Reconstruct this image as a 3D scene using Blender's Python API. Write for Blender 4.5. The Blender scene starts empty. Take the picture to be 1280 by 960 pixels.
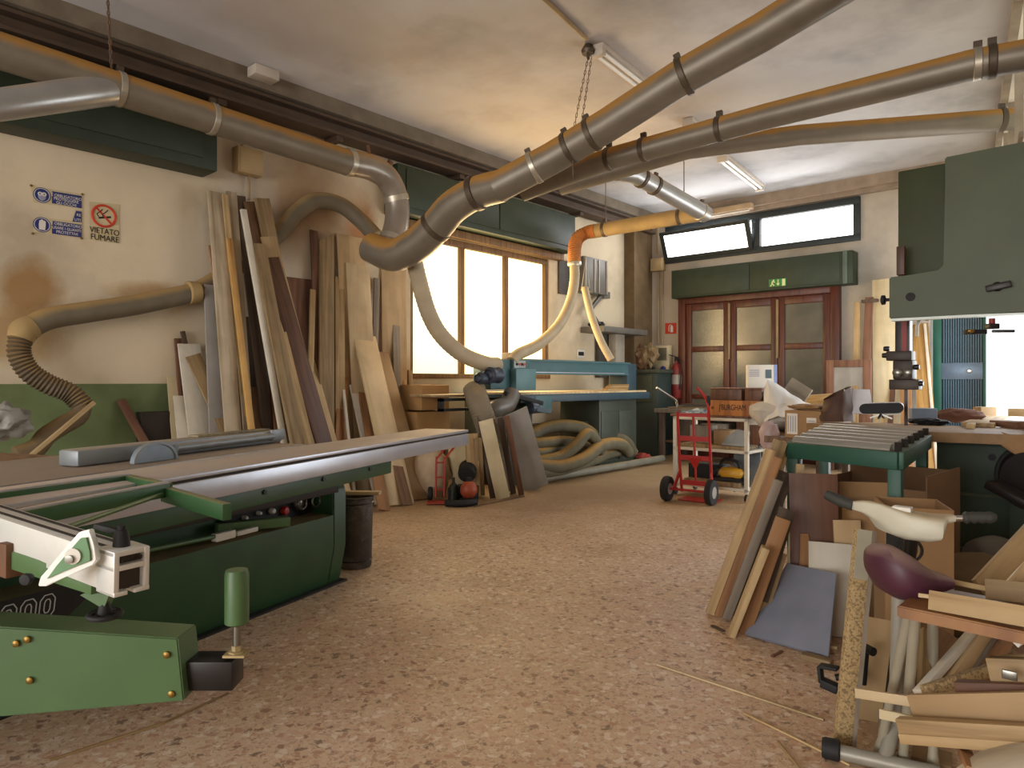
import bpy, bmesh, math, random
from mathutils import Vector as V, Matrix as M
random.seed(7)
C = bpy.context.scene.collection
# ------------------------------------------------------------------ camera frame (metres; X along back wall, Y along left wall)
H = 1.25; FX = 866.0; HY = 476.0
YAW = math.radians(41.3)
FW = V((-math.sin(YAW), math.cos(YAW), 0)); RT = V((math.cos(YAW), math.sin(YAW), 0)); UP = V((0, 0, 1))
CAM = V((0, 0, H))
XL = -6.4; YB = 10.8; ZC = 4.15
def ray(px, py): return FW + RT*((px-640)/FX) + UP*((HY-py)/FX)
def PD(px, py, D): return CAM + ray(px, py)*D
def F(px, py, z=0.0):
    d = ray(px, py); return CAM + d*((z-H)/d.z)
def LW(px, py, o=0.0):
    d = ray(px, py); return CAM + d*((XL+o)/d.x)
def BW(px, py, o=0.0):
    d = ray(px, py); return CAM + d*((YB-o)/d.y)
def DR(D, r, z=0.0):                       # point by distance ahead and to the right of where one stands
    v = FW*D + RT*r; return V((v.x, v.y, z))
# ------------------------------------------------------------------ materials
def hexc(s):
    s = s.lstrip('#'); c = [int(s[i:i+2], 16)/255 for i in (0, 2, 4)]
    return tuple(((x+0.055)/1.055)**2.4 if x > 0.04045 else x/12.92 for x in c)
MATS = {}
def newmat(n):
    m = bpy.data.materials.new(n); m.use_nodes = True; nt = m.node_tree
    return m, nt, nt.nodes, nt.links, nt.nodes['Principled BSDF']
def rgba(c): return (c[0], c[1], c[2], 1)
def ramp(N, cols, pos):
    r = N.new('ShaderNodeValToRGB'); e = r.color_ramp.elements
    while len(e) < len(cols): e.new(0.5)
    for i, (c, p) in enumerate(zip(cols, pos)): e[i].position = p; e[i].color = rgba(c)
    return r
def sc(c, k): return tuple(min(1, x*k) for x in c)
def paint(n, col, rough=.5, metal=0., var=.18, scale=5., bump=0., dust=None, lo=.35, hi=.9, dirt=.0, dirtc='#3a2c1e', damt=1.0):
    """plain or painted surface: mottled colour, optional sawdust lying on faces that look up, optional dirt blotches"""
    if n in MATS: return MATS[n]
    c = hexc(col); m, nt, N, L, b = newmat(n)
    tc = N.new('ShaderNodeTexCoord'); no = N.new('ShaderNodeTexNoise')
    no.inputs['Scale'].default_value = scale; no.inputs['Detail'].default_value = 6
    L.new(tc.outputs['Object'], no.inputs['Vector'])
    r = ramp(N, [sc(c, 1-var), c, sc(c, 1+var)], [.3, .5, .7]); L.new(no.outputs['Fac'], r.inputs['Fac'])
    out = r.outputs['Color']
    if dirt:
        n2 = N.new('ShaderNodeTexNoise'); n2.inputs['Scale'].default_value = scale*.7; n2.inputs['Detail'].default_value = 8; n2.inputs['Roughness'].default_value = .7
        L.new(tc.outputs['Object'], n2.inputs['Vector'])
        mr = N.new('ShaderNodeMapRange'); mr.inputs[1].default_value = .52; mr.inputs[2].default_value = .75; mr.inputs[4].default_value = dirt
        L.new(n2.outputs['Fac'], mr.inputs[0])
        mx = N.new('ShaderNodeMixRGB'); mx.inputs[2].default_value = rgba(hexc(dirtc)); L.new(mr.outputs[0], mx.inputs[0]); L.new(out, mx.inputs[1]); out = mx.outputs[0]
    if dust:
        g = N.new('ShaderNodeNewGeometry'); sx = N.new('ShaderNodeSeparateXYZ'); L.new(g.outputs['Normal'], sx.inputs[0])
        ad = N.new('ShaderNodeMath'); ad.operation = 'MULTIPLY_ADD'; ad.inputs[1].default_value = .5; L.new(no.outputs['Fac'], ad.inputs[0]); 
        sb = N.new('ShaderNodeMath'); sb.operation = 'ADD'; sb.inputs[1].default_value = -.25; L.new(sx.outputs['Z'], sb.inputs[0]); L.new(sb.outputs[0], ad.inputs[2])
        mr = N.new('ShaderNodeMapRange'); mr.inputs[1].default_value = lo; mr.inputs[2].default_value = hi; mr.inputs[4].default_value = damt; L.new(ad.outputs[0], mr.inputs[0])
        mx = N.new('ShaderNodeMixRGB'); mx.inputs[2].default_value = rgba(hexc(dust)); L.new(mr.outputs[0], mx.inputs[0]); L.new(out, mx.inputs[1]); out = mx.outputs[0]
        ml = N.new('ShaderNodeMath'); ml.operation = 'MULTIPLY_ADD'; ml.inputs[1].default_value = .95-rough; ml.inputs[2].default_value = rough; L.new(mr.outputs[0], ml.inputs[0]); L.new(ml.outputs[0], b.inputs['Roughness'])
        if metal:
            mm = N.new('ShaderNodeMath'); mm.operation = 'MULTIPLY_ADD'; mm.inputs[1].default_value = -metal; mm.inputs[2].default_value = metal; L.new(mr.outputs[0], mm.inputs[0]); L.new(mm.outputs[0], b.inputs['Metallic'])
    else:
        b.inputs['Roughness'].default_value = rough; b.inputs['Metallic'].default_value = metal
    L.new(out, b.inputs['Base Color'])
    if bump:
        bp = N.new('ShaderNodeBump'); bp.inputs['Strength'].default_value = bump; bp.inputs['Distance'].default_value = .01; L.new(no.outputs['Fac'], bp.inputs['Height']); L.new(bp.outputs[0], b.inputs['Normal'])
    MATS[n] = m; return m
def wood(n, c1, c2, rough=.65, sx=22., sz=1.2, knots=0):
    """grain runs along the local Z axis of the piece"""
    if n in MATS: return MATS[n]
    a, d = hexc(c1), hexc(c2); m, nt, N, L, b = newmat(n)
    tc = N.new('ShaderNodeTexCoord'); mp = N.new('ShaderNodeMapping'); mp.inputs['Scale'].default_value = (sx, sx, sz); L.new(tc.outputs['Object'], mp.inputs[0])
    oi = N.new('ShaderNodeObjectInfo'); va = N.new('ShaderNodeVectorMath'); va.operation = 'MULTIPLY_ADD'
    cmb = N.new('ShaderNodeCombineXYZ'); L.new(oi.outputs['Random'], cmb.inputs[0]); L.new(oi.outputs['Random'], cmb.inputs[1])
    va.inputs[1].default_value = (40, 40, 0); L.new(cmb.outputs[0], va.inputs[0]); L.new(mp.outputs[0], va.inputs[2])
    no = N.new('ShaderNodeTexNoise'); no.inputs['Scale'].default_value = 1; no.inputs['Detail'].default_value = 5; no.inputs['Distortion'].default_value = .6; L.new(va.outputs[0], no.inputs['Vector'])
    r = ramp(N, [sc(d, .9), sc(V(a).lerp(V(d), .5), 1), a, sc(a, 1.08)], [.3, .45, .58, .75]); L.new(no.outputs['Fac'], r.inputs['Fac'])
    hs = N.new('ShaderNodeHueSaturation'); mr = N.new('ShaderNodeMapRange'); mr.inputs[3].default_value = .86; mr.inputs[4].default_value = 1.12
    L.new(oi.outputs['Random'], mr.inputs[0]); L.new(mr.outputs[0], hs.inputs['Value']); L.new(r.outputs[0], hs.inputs['Color'])
    n2 = N.new('ShaderNodeTexNoise'); n2.inputs['Scale'].default_value = 2.5; n2.inputs['Detail'].default_value = 4; L.new(tc.outputs['Object'], n2.inputs['Vector'])
    r2 = ramp(N, [(.72, .70, .66), (1, 1, 1)], [.35, .6]); L.new(n2.outputs['Fac'], r2.inputs['Fac'])
    mx = N.new('ShaderNodeMixRGB'); mx.blend_type = 'MULTIPLY'; mx.inputs[0].default_value = .8; L.new(hs.outputs[0], mx.inputs[1]); L.new(r2.outputs[0], mx.inputs[2])
    L.new(mx.outputs[0], b.inputs['Base Color']); b.inputs['Roughness'].default_value = rough
    bp = N.new('ShaderNodeBump'); bp.inputs['Strength'].default_value = .12; bp.inputs['Distance'].default_value = .004; L.new(no.outputs['Fac'], bp.inputs['Height']); L.new(bp.outputs[0], b.inputs['Normal'])
    MATS[n] = m; return m
def chip(n, c1, c2):
    if n in MATS: return MATS[n]
    a, d = hexc(c1), hexc(c2); m, nt, N, L, b = newmat(n)
    tc = N.new('ShaderNodeTexCoord'); vo = N.new('ShaderNodeTexVoronoi'); vo.inputs['Scale'].default_value = 160; L.new(tc.outputs['Object'], vo.inputs['Vector'])
    sp = N.new('ShaderNodeSeparateColor'); L.new(vo.outputs['Color'], sp.inputs[0]); r = ramp(N, [d, a, sc(a, 1.15)], [.1, .5, .9]); L.new(sp.outputs[0], r.inputs['Fac'])
    L.new(r.outputs[0], b.inputs['Base Color']); b.inputs['Roughness'].default_value = .85; MATS[n] = m; return m
def emit(n, col, s):
    if n in MATS: return MATS[n]
    m, nt, N, L, b = newmat(n); c = hexc(col)
    b.inputs['Base Color'].default_value = rgba(c); b.inputs['Emission Color'].default_value = rgba(c); b.inputs['Emission Strength'].default_value = s; b.inputs['Roughness'].default_value = .3
    MATS[n] = m; return m
# ------------------------------------------------------------------ mesh building
W = {}
def frame(z, y):
    """rotation whose Z is z and whose Y leans to y"""
    z = z.normalized(); y = (y - z*y.dot(z)).normalized(); x = y.cross(z)
    return M((x, y, z)).transposed()
class MB:
    def __init__(s): s.bm = bmesh.new()
    def _hex(s, P, bev=0):
        vs = [s.bm.verts.new(p) for p in P]
        fs = [s.bm.faces.new([vs[i] for i in q]) for q in ((0,3,2,1),(4,5,6,7),(0,1,5,4),(1,2,6,5),(2,3,7,6),(3,0,4,7))]
        if bev:
            es = list({e for f in fs for e in f.edges})
            bmesh.ops.bevel(s.bm, geom=es, offset=bev, segments=2, affect='EDGES', profile=.5, clamp_overlap=True)
        return s
    def box(s, lo, hi, bev=0, R=None, o=V((0,0,0))):
        x0,y0,z0 = lo; x1,y1,z1 = hi
        P = [V(p) for p in ((x0,y0,z0),(x1,y0,z0),(x1,y1,z0),(x0,y1,z0),(x0,y0,z1),(x1,y0,z1),(x1,y1,z1),(x0,y1,z1))]
        if R is not None: P = [R@p for p in P]
        return s._hex([p+V(o) for p in P], bev)
    def bar(s, A, B, w, t, n=V((0,0,1)), bev=0, w2=None):
        """bar from A to B, w wide (sideways), t thick (along n)"""
        A, B = V(A), V(B); R = frame(B-A, V(n)); L = (B-A).length; w2 = w2 or w
        P = [(-w/2,-t/2,0),(w/2,-t/2,0),(w/2,t/2,0),(-w/2,t/2,0),(-w2/2,-t/2,L),(w2/2,-t/2,L),(w2/2,t/2,L),(-w2/2,t/2,L)]
        return s._hex([A+R@V(p) for p in P], bev)
    def tube(s, pts, r, seg=14, cap=True, smooth=0, rib=None):
        pts = [V(p) for p in pts]; rs = r if isinstance(r, (list, tuple)) else [r]*len(pts)
        if smooth: pts, rs = crom(pts, rs, smooth)
        if rib: pts, rs = ribbed(pts, rs, *rib)
        n = len(pts); T = []
        for i in range(n):
            a = pts[max(0,i-1)]; b = pts[min(n-1,i+1)]; T.append((b-a).normalized())
        nn = T[0].orthogonal().normalized(); rings = []
        for i in range(n):
            nn = (nn - T[i]*nn.dot(T[i]))
            nn = nn.normalized() if nn.length > 1e-6 else T[i].orthogonal().normalized()
            bb = T[i].cross(nn)
            rings.append([s.bm.verts.new(pts[i] + (nn*math.cos(2*math.pi*k/seg)+bb*math.sin(2*math.pi*k/seg))*rs[i]) for k in range(seg)])
        for i in range(n-1):
            for k in range(seg):
                s.bm.faces.new((rings[i][k], rings[i][(k+1)%seg], rings[i+1][(k+1)%seg], rings[i+1][k]))
        if cap:
            s.bm.faces.new(rings[0][::-1]); s.bm.faces.new(rings[-1])
        return s
    def lathe(s, prof, o, ax=V((0,0,1)), seg=24):
        """prof: (radius, height) pairs from bottom to top"""
        o = V(o); R = frame(V(ax), V(ax).orthogonal()); rings = []
        for r, z in prof:
            if r < 1e-5: rings.append([s.bm.verts.new(o+R@V((0,0,z)))])
            else: rings.append([s.bm.verts.new(o+R@V((r*math.cos(2*math.pi*k/seg), r*math.sin(2*math.pi*k/seg), z))) for k in range(seg)])
        for a, b in zip(rings, rings[1:]):
            for k in range(seg):
                q = [a[k % len(a)], a[(k+1) % len(a)], b[(k+1) % len(b)], b[k % len(b)]]
                q = list(dict.fromkeys(q))
                if len(q) > 2:
                    try: s.bm.faces.new(q)
                    except ValueError: pass
        if len(rings[0]) > 2: s.bm.faces.new(rings[0][::-1])
        if len(rings[-1]) > 2: s.bm.faces.new(rings[-1])
        return s
    def prism(s, poly, ext, bev=0):
        ext = V(ext); a = [s.bm.verts.new(V(p)) for p in poly]; b = [s.bm.verts.new(V(p)+ext) for p in poly]; n = len(a)
        fs = [s.bm.faces.new(a[::-1]), s.bm.faces.new(b)]
        for i in range(n): fs.append(s.bm.faces.new((a[i], a[(i+1)%n], b[(i+1)%n], b[i])))
        if bev: bmesh.ops.bevel(s.bm, geom=list({e for f in fs for e in f.edges}), offset=bev, segments=2, affect='EDGES', clamp_overlap=True)
        return s
    def torus(s, o, ax, R, r, seg=28, sub=8, a0=0, a1=2*math.pi):
        fr = frame(V(ax), V(ax).orthogonal()); full = abs(a1-a0-2*math.pi) < 1e-4
        n = seg; rings = []
        for i in range(n if full else n+1):
            t = a0+(a1-a0)*i/n; c = V((math.cos(t), math.sin(t), 0))
            rings.append([s.bm.verts.new(V(o)+fr@(c*(R+r*math.cos(2*math.pi*k/sub))+V((0,0,r*math.sin(2*math.pi*k/sub))))) for k in range(sub)])
        m = len(rings)
        for i in range(m if full else m-1):
            A = rings[i]; B = rings[(i+1)%m]
            for k in range(sub): s.bm.faces.new((A[k], A[(k+1)%sub], B[(k+1)%sub], B[k]))
        return s
    def blob(s, c, rad, seed=0, amp=.15, freq=3., sub=3, R=None):
        from mathutils import noise
        r = bmesh.ops.create_icosphere(s.bm, subdivisions=sub, radius=1)
        for v in r['verts']:
            d = v.co.normalized(); k = 1+amp*noise.noise(d*freq+V((seed, seed*1.7, 0)))*2
            p = V((d.x*rad[0], d.y*rad[1], d.z*rad[2]))*k
            v.co = V(c) + (R@p if R is not None else p)
        return s
    def grid(s, fn, nu, nv):
        vs = [[s.bm.verts.new(fn(i/nu, j/nv)) for j in range(nv+1)] for i in range(nu+1)]
        for i in range(nu):
            for j in range(nv): s.bm.faces.new((vs[i][j], vs[i+1][j], vs[i+1][j+1], vs[i][j+1]))
        return s
    def mesh(s, name, mat, off, smooth=True, ang=38, Rinv=None):
        bmesh.ops.recalc_face_normals(s.bm, faces=s.bm.faces)
        for v in s.bm.verts:
            v.co -= off
            if Rinv is not None: v.co = Rinv@v.co
        me = bpy.data.meshes.new(name); s.bm.to_mesh(me); s.bm.free()
        if smooth:
            for p in me.polygons: p.use_smooth = True
            me.set_sharp_from_angle(angle=math.radians(ang))
        for m in (mat if isinstance(mat, (list, tuple)) else [mat]): me.materials.append(m)
        return me
    def base(s):
        xs = [v.co for v in s.bm.verts]; lo = V([min(p[i] for p in xs) for i in range(3)]); hi = V([max(p[i] for p in xs) for i in range(3)])
        return V(((lo.x+hi.x)/2, (lo.y+hi.y)/2, lo.z))
    def part(s, name, mat, parent, label=None, kind=None, smooth=True, ang=38):
        off = s.base() if s.bm.verts else V((0,0,0))
        o = bpy.data.objects.new(name, s.mesh(name, mat, off, smooth, ang)); C.objects.link(o)
        o.parent = parent; o.location = off - W[parent.name]; W[o.name] = off
        if label: o['label'] = label
        if kind: o['kind'] = kind
        return o
    def thing(s, name, label, cat, mat, group=None, kind=None, smooth=True, ang=38, R=None, org=None):
        off = org if org is not None else s.base()
        o = bpy.data.objects.new(name, s.mesh(name, mat, off, smooth, ang, R.inverted() if R is not None else None)); C.objects.link(o); o.location = off
        if R is not None: o.rotation_euler = R.to_euler()
        W[o.name] = off
        if label: o['label'] = label; o['category'] = cat
        if group: o['group'] = group
        if kind: o['kind'] = kind
        return o
    def struct(s, name, mat, smooth=False):
        o = bpy.data.objects.new(name, s.mesh(name, mat, V((0,0,0)), smooth)); C.objects.link(o); o['kind'] = 'structure'; W[o.name] = V((0,0,0)); return o
def crom(P, rs, k):
    out, ro = [], []; n = len(P)
    for i in range(n-1):
        p0 = P[i-1] if i else P[0]*2-P[1]; p1 = P[i]; p2 = P[i+1]; p3 = P[i+2] if i+2 < n else P[-1]*2-P[-2]
        for j in range(k):
            t = j/k
            out.append(0.5*((2*p1)+(p2-p0)*t+(2*p0-5*p1+4*p2-p3)*t*t+(3*p1-p0-3*p2+p3)*t**3)); ro.append(rs[i]*(1-t)+rs[i+1]*t)
    out.append(P[-1]); ro.append(rs[-1]); return out, ro
def ribbed(P, rs, pitch, depth):
    out, ro = [], []; acc = [0]
    for a, b in zip(P, P[1:]): acc.append(acc[-1]+(b-a).length)
    n = max(2, int(acc[-1]/(pitch/2))); j = 0
    for i in range(n+1):
        s_ = acc[-1]*i/n
        while j < len(P)-2 and acc[j+1] < s_: j += 1
        t = (s_-acc[j])/max(1e-6, acc[j+1]-acc[j]); out.append(P[j].lerp(P[j+1], min(1, t))); ro.append((rs[j]*(1-t)+rs[j+1]*t)*(1 if i % 2 else 1-depth))
    return out, ro
def thing(name, label, cat, loc, group=None):
    o = bpy.data.objects.new(name, None); o.empty_display_size = .1; C.objects.link(o); o.location = loc; W[o.name] = V(loc)
    o['label'] = label; o['category'] = cat
    if group: o['group'] = group
    return o
def text(name, body, size, pos, xa, ya, mat, parent, align='CENTER', sx=1.0, ex=.0008, bold=0.0):
    cu = bpy.data.curves.new(name, 'FONT'); cu.body = body; cu.size = size; cu.extrude = ex; cu.align_x = align; cu.align_y = 'CENTER'; cu.space_line = .9; cu.offset = bold*size
    tmp = bpy.data.objects.new('tmp', cu); C.objects.link(tmp); dg = bpy.context.evaluated_depsgraph_get(); dg.update()
    me = bpy.data.meshes.new_from_object(tmp.evaluated_get(dg)); bpy.data.objects.remove(tmp); me.name = name
    xa = V(xa).normalized(); ya = V(ya).normalized(); za = xa.cross(ya)
    me.transform(M.Diagonal((sx, 1, 1, 1)).to_4x4()); me.transform(M((xa, ya, za)).transposed().to_4x4())
    me.materials.clear(); me.materials.append(mat)
    o = bpy.data.objects.new(name, me); C.objects.link(o); o.parent = parent; o.location = V(pos)-W[parent.name]; W[o.name] = V(pos); return o
def board(label, B, T, w, th, mat, n=V((1,0,0)), name='plank', cat='plank', group=None, cut=0, w2=None, bev=.0015):
    """a board from B (its foot) to T (its head); n = the way its face looks; its own Z runs with the grain"""
    B, T = V(B), V(T); R = frame(T-B, V(n)); L = (T-B).length; w2 = w2 or w
    m = MB(); P = [(-w/2,-th/2,0),(w/2,-th/2,0),(w/2,th/2,0),(-w/2,th/2,0),(-w2/2,-th/2,L-cut),(w2/2,-th/2,L),(w2/2,th/2,L),(-w2/2,th/2,L-cut)]
    m._hex([B+R@V(p) for p in P], bev)
    return m.thing(name, label, cat, mat, group, R=R, org=B)
# ================================================================== SETTING
def floor_mat():
    m, nt, N, L, b = newmat('terrazzo')
    tc = N.new('ShaderNodeTexCoord'); P = tc.outputs['Object']
    base = hexc('#9a7a5c')
    nb = N.new('ShaderNodeTexNoise'); nb.inputs['Scale'].default_value = 1.3; nb.inputs['Detail'].default_value = 6; L.new(P, nb.inputs['Vector'])
    rb = ramp(N, [hexc('#b89a7a'), hexc('#c8aa8a'), hexc('#d4ba9e')], [.3, .5, .72]); L.new(nb.outputs['Fac'], rb.inputs['Fac'])
    col = rb.outputs['Color']
    def chips(scale, cols, pos, d0, d1, thr, off):
        nonlocal col
        mp = N.new('ShaderNodeMapping'); mp.inputs['Location'].default_value = (off, off*.7, 0); L.new(P, mp.inputs[0])
        dn = N.new('ShaderNodeTexNoise'); dn.inputs['Scale'].default_value = scale*.9; L.new(mp.outputs[0], dn.inputs['Vector'])
        vm = N.new('ShaderNodeVectorMath'); vm.operation = 'MULTIPLY_ADD'; vm.inputs[1].default_value = (.05, .05, 0); L.new(dn.outputs['Color'], vm.inputs[0]); L.new(mp.outputs[0], vm.inputs[2])
        vo = N.new('ShaderNodeTexVoronoi'); vo.inputs['Scale'].default_value = scale; L.new(vm.outputs[0], vo.inputs['Vector'])
        ve = N.new('ShaderNodeTexVoronoi'); ve.feature = 'DISTANCE_TO_EDGE'; ve.inputs['Scale'].default_value = scale; L.new(vm.outputs[0], ve.inputs['Vector'])
        sp = N.new('ShaderNodeSeparateColor'); L.new(vo.outputs['Color'], sp.inputs[0])
        r = ramp(N, cols, pos); r.color_ramp.interpolation = 'CONSTANT'; L.new(sp.outputs[0], r.inputs['Fac'])
        me = N.new('ShaderNodeMapRange'); me.inputs[1].default_value = d0; me.inputs[2].default_value = d1; L.new(ve.outputs['Distance'], me.inputs[0])
        gt = N.new('ShaderNodeMath'); gt.operation = 'GREATER_THAN'; gt.inputs[1].default_value = thr; L.new(sp.outputs[1], gt.inputs[0])
        mu = N.new('ShaderNodeMath'); mu.operation = 'MULTIPLY'; L.new(me.outputs[0], mu.inputs[0]); L.new(gt.outputs[0], mu.inputs[1])
        k = N.new('ShaderNodeMath'); k.operation = 'MULTIPLY'; k.inputs[1].default_value = .66; L.new(mu.outputs[0], k.inputs[0])
        mx = N.new('ShaderNodeMixRGB'); L.new(k.outputs[0], mx.inputs[0]); L.new(col, mx.inputs[1]); L.new(r.outputs[0], mx.inputs[2]); col = mx.outputs[0]
    chips(75, [hexc('#d6c0a8'), hexc('#a67e66'), hexc('#c09a80'), hexc('#86695a')], [0, .35, .6, .85], .05, .12, .3, 3.1)
    chips(36, [hexc('#e2d2be'), hexc('#7c4c3a'), hexc('#c89e84'), hexc('#ae7e66'), hexc('#62493c'), hexc('#d2b69c')], [0, .26, .36, .62, .80, .88], .06, .16, .42, 0)
    # sawdust lying thicker towards the wood store and the sander
    g = N.new('ShaderNodeSeparateXYZ'); L.new(P, g.inputs[0])
    dx = N.new('ShaderNodeMapRange'); dx.inputs[1].default_value = -2.2; dx.inputs[2].default_value = -5.2; L.new(g.outputs[0], dx.inputs[0])
    dy = N.new('ShaderNodeMapRange'); dy.inputs[1].default_value = 3.6; dy.inputs[2].default_value = 6.4; L.new(g.outputs[1], dy.inputs[0])
    mul = N.new('ShaderNodeMath'); mul.operation = 'MULTIPLY_ADD'; mul.inputs[1].default_value = .6; L.new(dx.outputs[0], mul.inputs[0])
    hy = N.new('ShaderNodeMath'); hy.operation = 'MULTIPLY'; hy.inputs[1].default_value = .6; L.new(dy.outputs[0], hy.inputs[0]); L.new(hy.outputs[0], mul.inputs[2])
    nd = N.new('ShaderNodeTexNoise'); nd.inputs['Scale'].default_value = 2.2; nd.inputs['Detail'].default_value = 8; nd.inputs['Roughness'].default_value = .65; L.new(P, nd.inputs['Vector'])
    ad = N.new('ShaderNodeMath'); ad.operation = 'MULTIPLY_ADD'; ad.inputs[1].default_value = .9; L.new(nd.outputs['Fac'], ad.inputs[0]); sb = N.new('ShaderNodeMath'); sb.operation = 'ADD'; sb.inputs[1].default_value = -.55; L.new(mul.outputs[0], sb.inputs[0]); L.new(sb.outputs[0], ad.inputs[2])
    ds = N.new('ShaderNodeMapRange'); ds.inputs[1].default_value = .15; ds.inputs[2].default_value = .85; ds.inputs[4].default_value = .85; L.new(ad.outputs[0], ds.inputs[0])
    mx = N.new('ShaderNodeMixRGB'); mx.inputs[2].default_value = rgba(hexc('#a88a62')); L.new(ds.outputs[0], mx.inputs[0]); L.new(col, mx.inputs[1]); col = mx.outputs[0]
    L.new(col, b.inputs['Base Color'])
    rr = N.new('ShaderNodeMapRange'); rr.inputs[3].default_value = .32; rr.inputs[4].default_value = .8; L.new(nd.outputs['Fac'], rr.inputs[0]); L.new(rr.outputs[0], b.inputs['Roughness'])
    b.inputs['Specular IOR Level'].default_value = .35
    return m
def wall_mat(name, col, dado=None, patch=None, dz=1.225, dy=3.4):
    m, nt, N, L, b = newmat(name)
    tc = N.new('ShaderNodeTexCoord'); P = tc.outputs['Object']; c = hexc(col)
    n1 = N.new('ShaderNodeTexNoise'); n1.inputs['Scale'].default_value = .9; n1.inputs['Detail'].default_value = 7; n1.inputs['Roughness'].default_value = .6; L.new(P, n1.inputs['Vector'])
    r1 = ramp(N, [sc(c, .72), c, sc(c, 1.1)], [.32, .5, .68]); L.new(n1.outputs['Fac'], r1.inputs['Fac']); out = r1.outputs[0]
    sx = N.new('ShaderNodeSeparateXYZ'); L.new(P, sx.inputs[0])
    n2 = N.new('ShaderNodeTexNoise'); n2.inputs['Scale'].default_value = 2.1; n2.inputs['Detail'].default_value = 9; n2.inputs['Roughness'].default_value = .68; L.new(P, n2.inputs['Vector'])
    def blot(cy, cz, ry, rz, colr, amt, cols='YZ'):
        nonlocal out
        def term(sock, cc, rr):
            a = N.new('ShaderNodeMath'); a.operation = 'SUBTRACT'; a.inputs[1].default_value = cc; L.new(sock, a.inputs[0])
            d = N.new('ShaderNodeMath'); d.operation = 'DIVIDE'; d.inputs[1].default_value = rr; L.new(a.outputs[0], d.inputs[0])
            p = N.new('ShaderNodeMath'); p.operation = 'MULTIPLY'; L.new(d.outputs[0], p.inputs[0]); L.new(d.outputs[0], p.inputs[1]); return p
        a = term(sx.outputs[cols[0]], cy, ry); d = term(sx.outputs[cols[1]], cz, rz)
        s_ = N.new('ShaderNodeMath'); s_.operation = 'ADD'; L.new(a.outputs[0], s_.inputs[0]); L.new(d.outputs[0], s_.inputs[1])
        w = N.new('ShaderNodeMath'); w.operation = 'MULTIPLY_ADD'; w.inputs[1].default_value = 2.2; L.new(n2.outputs['Fac'], w.inputs[0]); L.new(s_.outputs[0], w.inputs[2])
        mr = N.new('ShaderNodeMapRange'); mr.inputs[1].default_value = 2.55; mr.inputs[2].default_value = 1.35; mr.inputs[4].default_value = amt; L.new(w.outputs[0], mr.inputs[0])
        mx = N.new('ShaderNodeMixRGB'); mx.inputs[2].default_value = rgba(hexc(colr)); L.new(mr.outputs[0], mx.inputs[0]); L.new(out, mx.inputs[1]); out = mx.outputs[0]
    for p in (patch or []): blot(*p)
    if dado:
        lz = N.new('ShaderNodeMath'); lz.operation = 'LESS_THAN'; lz.inputs[1].default_value = dz; L.new(sx.outputs[2], lz.inputs[0])
        ly = N.new('ShaderNodeMath'); ly.operation = 'LESS_THAN'; ly.inputs[1].default_value = dy; L.new(sx.outputs[1], ly.inputs[0])
        mu = N.new('ShaderNodeMath'); mu.operation = 'MULTIPLY'; L.new(lz.outputs[0], mu.inputs[0]); L.new(ly.outputs[0], mu.inputs[1])
        rd = ramp(N, [sc(hexc(dado), .75), hexc(dado)], [.35, .6]); L.new(n2.outputs['Fac'], rd.inputs['Fac'])
        mx = N.new('ShaderNodeMixRGB'); L.new(mu.outputs[0], mx.inputs[0]); L.new(out, mx.inputs[1]); L.new(rd.outputs[0], mx.inputs[2]); out = mx.outputs[0]
    L.new(out, b.inputs['Base Color']); b.inputs['Roughness'].default_value = .9; b.inputs['Specular IOR Level'].default_value = .2
    bp = N.new('ShaderNodeBump'); bp.inputs['Strength'].default_value = .25; bp.inputs['Distance'].default_value = .015; L.new(n2.outputs['Fac'], bp.inputs['Height']); L.new(bp.outputs[0], b.inputs['Normal'])
    return m
yv = lambda px, o=0: LW(px, 400, o).y
xv = lambda px, o=0: BW(px, 400, o).x
zl = lambda px, py, o=0: LW(px, py, o).z
M_floor = floor_mat()
M_wl = wall_mat('plaster_left', '#d2c2a6', '#76845a', [
    (yv(395), 3.0, .75, .55, '#9c7c5c', .75), (yv(452), 2.95, .22, .35, '#a8744a', .8), (yv(430), 3.2, .25, .25, '#c0a98c', .6), (yv(40), zl(40, 362), .22, .26, '#96703f', .85), (yv(205), zl(205, 368), .45, .10, '#ab8858', .75), (yv(20), zl(20, 420), .35, .22, '#a8844e', .7),
    (3.4, 2.9, .3, .8, '#c9c0b2', .6), (yv(400), 2.35, .7, .45, '#c6bdae', .6), (2.95, 2.3, .35, .5, '#d8cdb8', .6)])
M_wb = wall_mat('plaster_back', '#bab2a6', None, [(-5.9, 2.2, .35, 1.6, '#b09878', .5, 'XZ')])
M_wr = wall_mat('plaster_other', '#d8d2c8')
M_ceil = wall_mat('ceiling_paint', '#c2c2c5', None, [(6.2, -4.2, 2.2, 1.6, '#c2a680', .3, 'YX'), (3.2, -4.9, 1.2, .7, '#b3a390', .4, 'YX'), (1.2, -8.2, .9, .7, '#b9aa99', .3, 'YX')])
MB().box((-6.7, -8.2, -.2), (3.2, 11.1, 0)).struct('floor', M_floor)
MB().box((-6.7, -8.2, ZC), (3.2, 11.1, ZC+.2)).struct('ceiling', M_ceil)
WY0, WY1, WZ0, WZ1 = yv(513), yv(686), 1.28, 3.06
m = MB(); m.box((XL-.3, -8.2, 0), (XL, 11.1, WZ0)).box((XL-.3, -8.2, WZ1), (XL, 11.1, ZC)).box((XL-.3, -8.2, WZ0), (XL, WY0, WZ1)).box((XL-.3, WY1, WZ0), (XL, 11.1, WZ1)); m.struct('wall_left', M_wl)
CX0, CX1, CZ0, CZ1 = xv(833), xv(1076), 3.27, 3.9
SX0 = xv(1163)
m = MB(); YT = YB+.3
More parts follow.
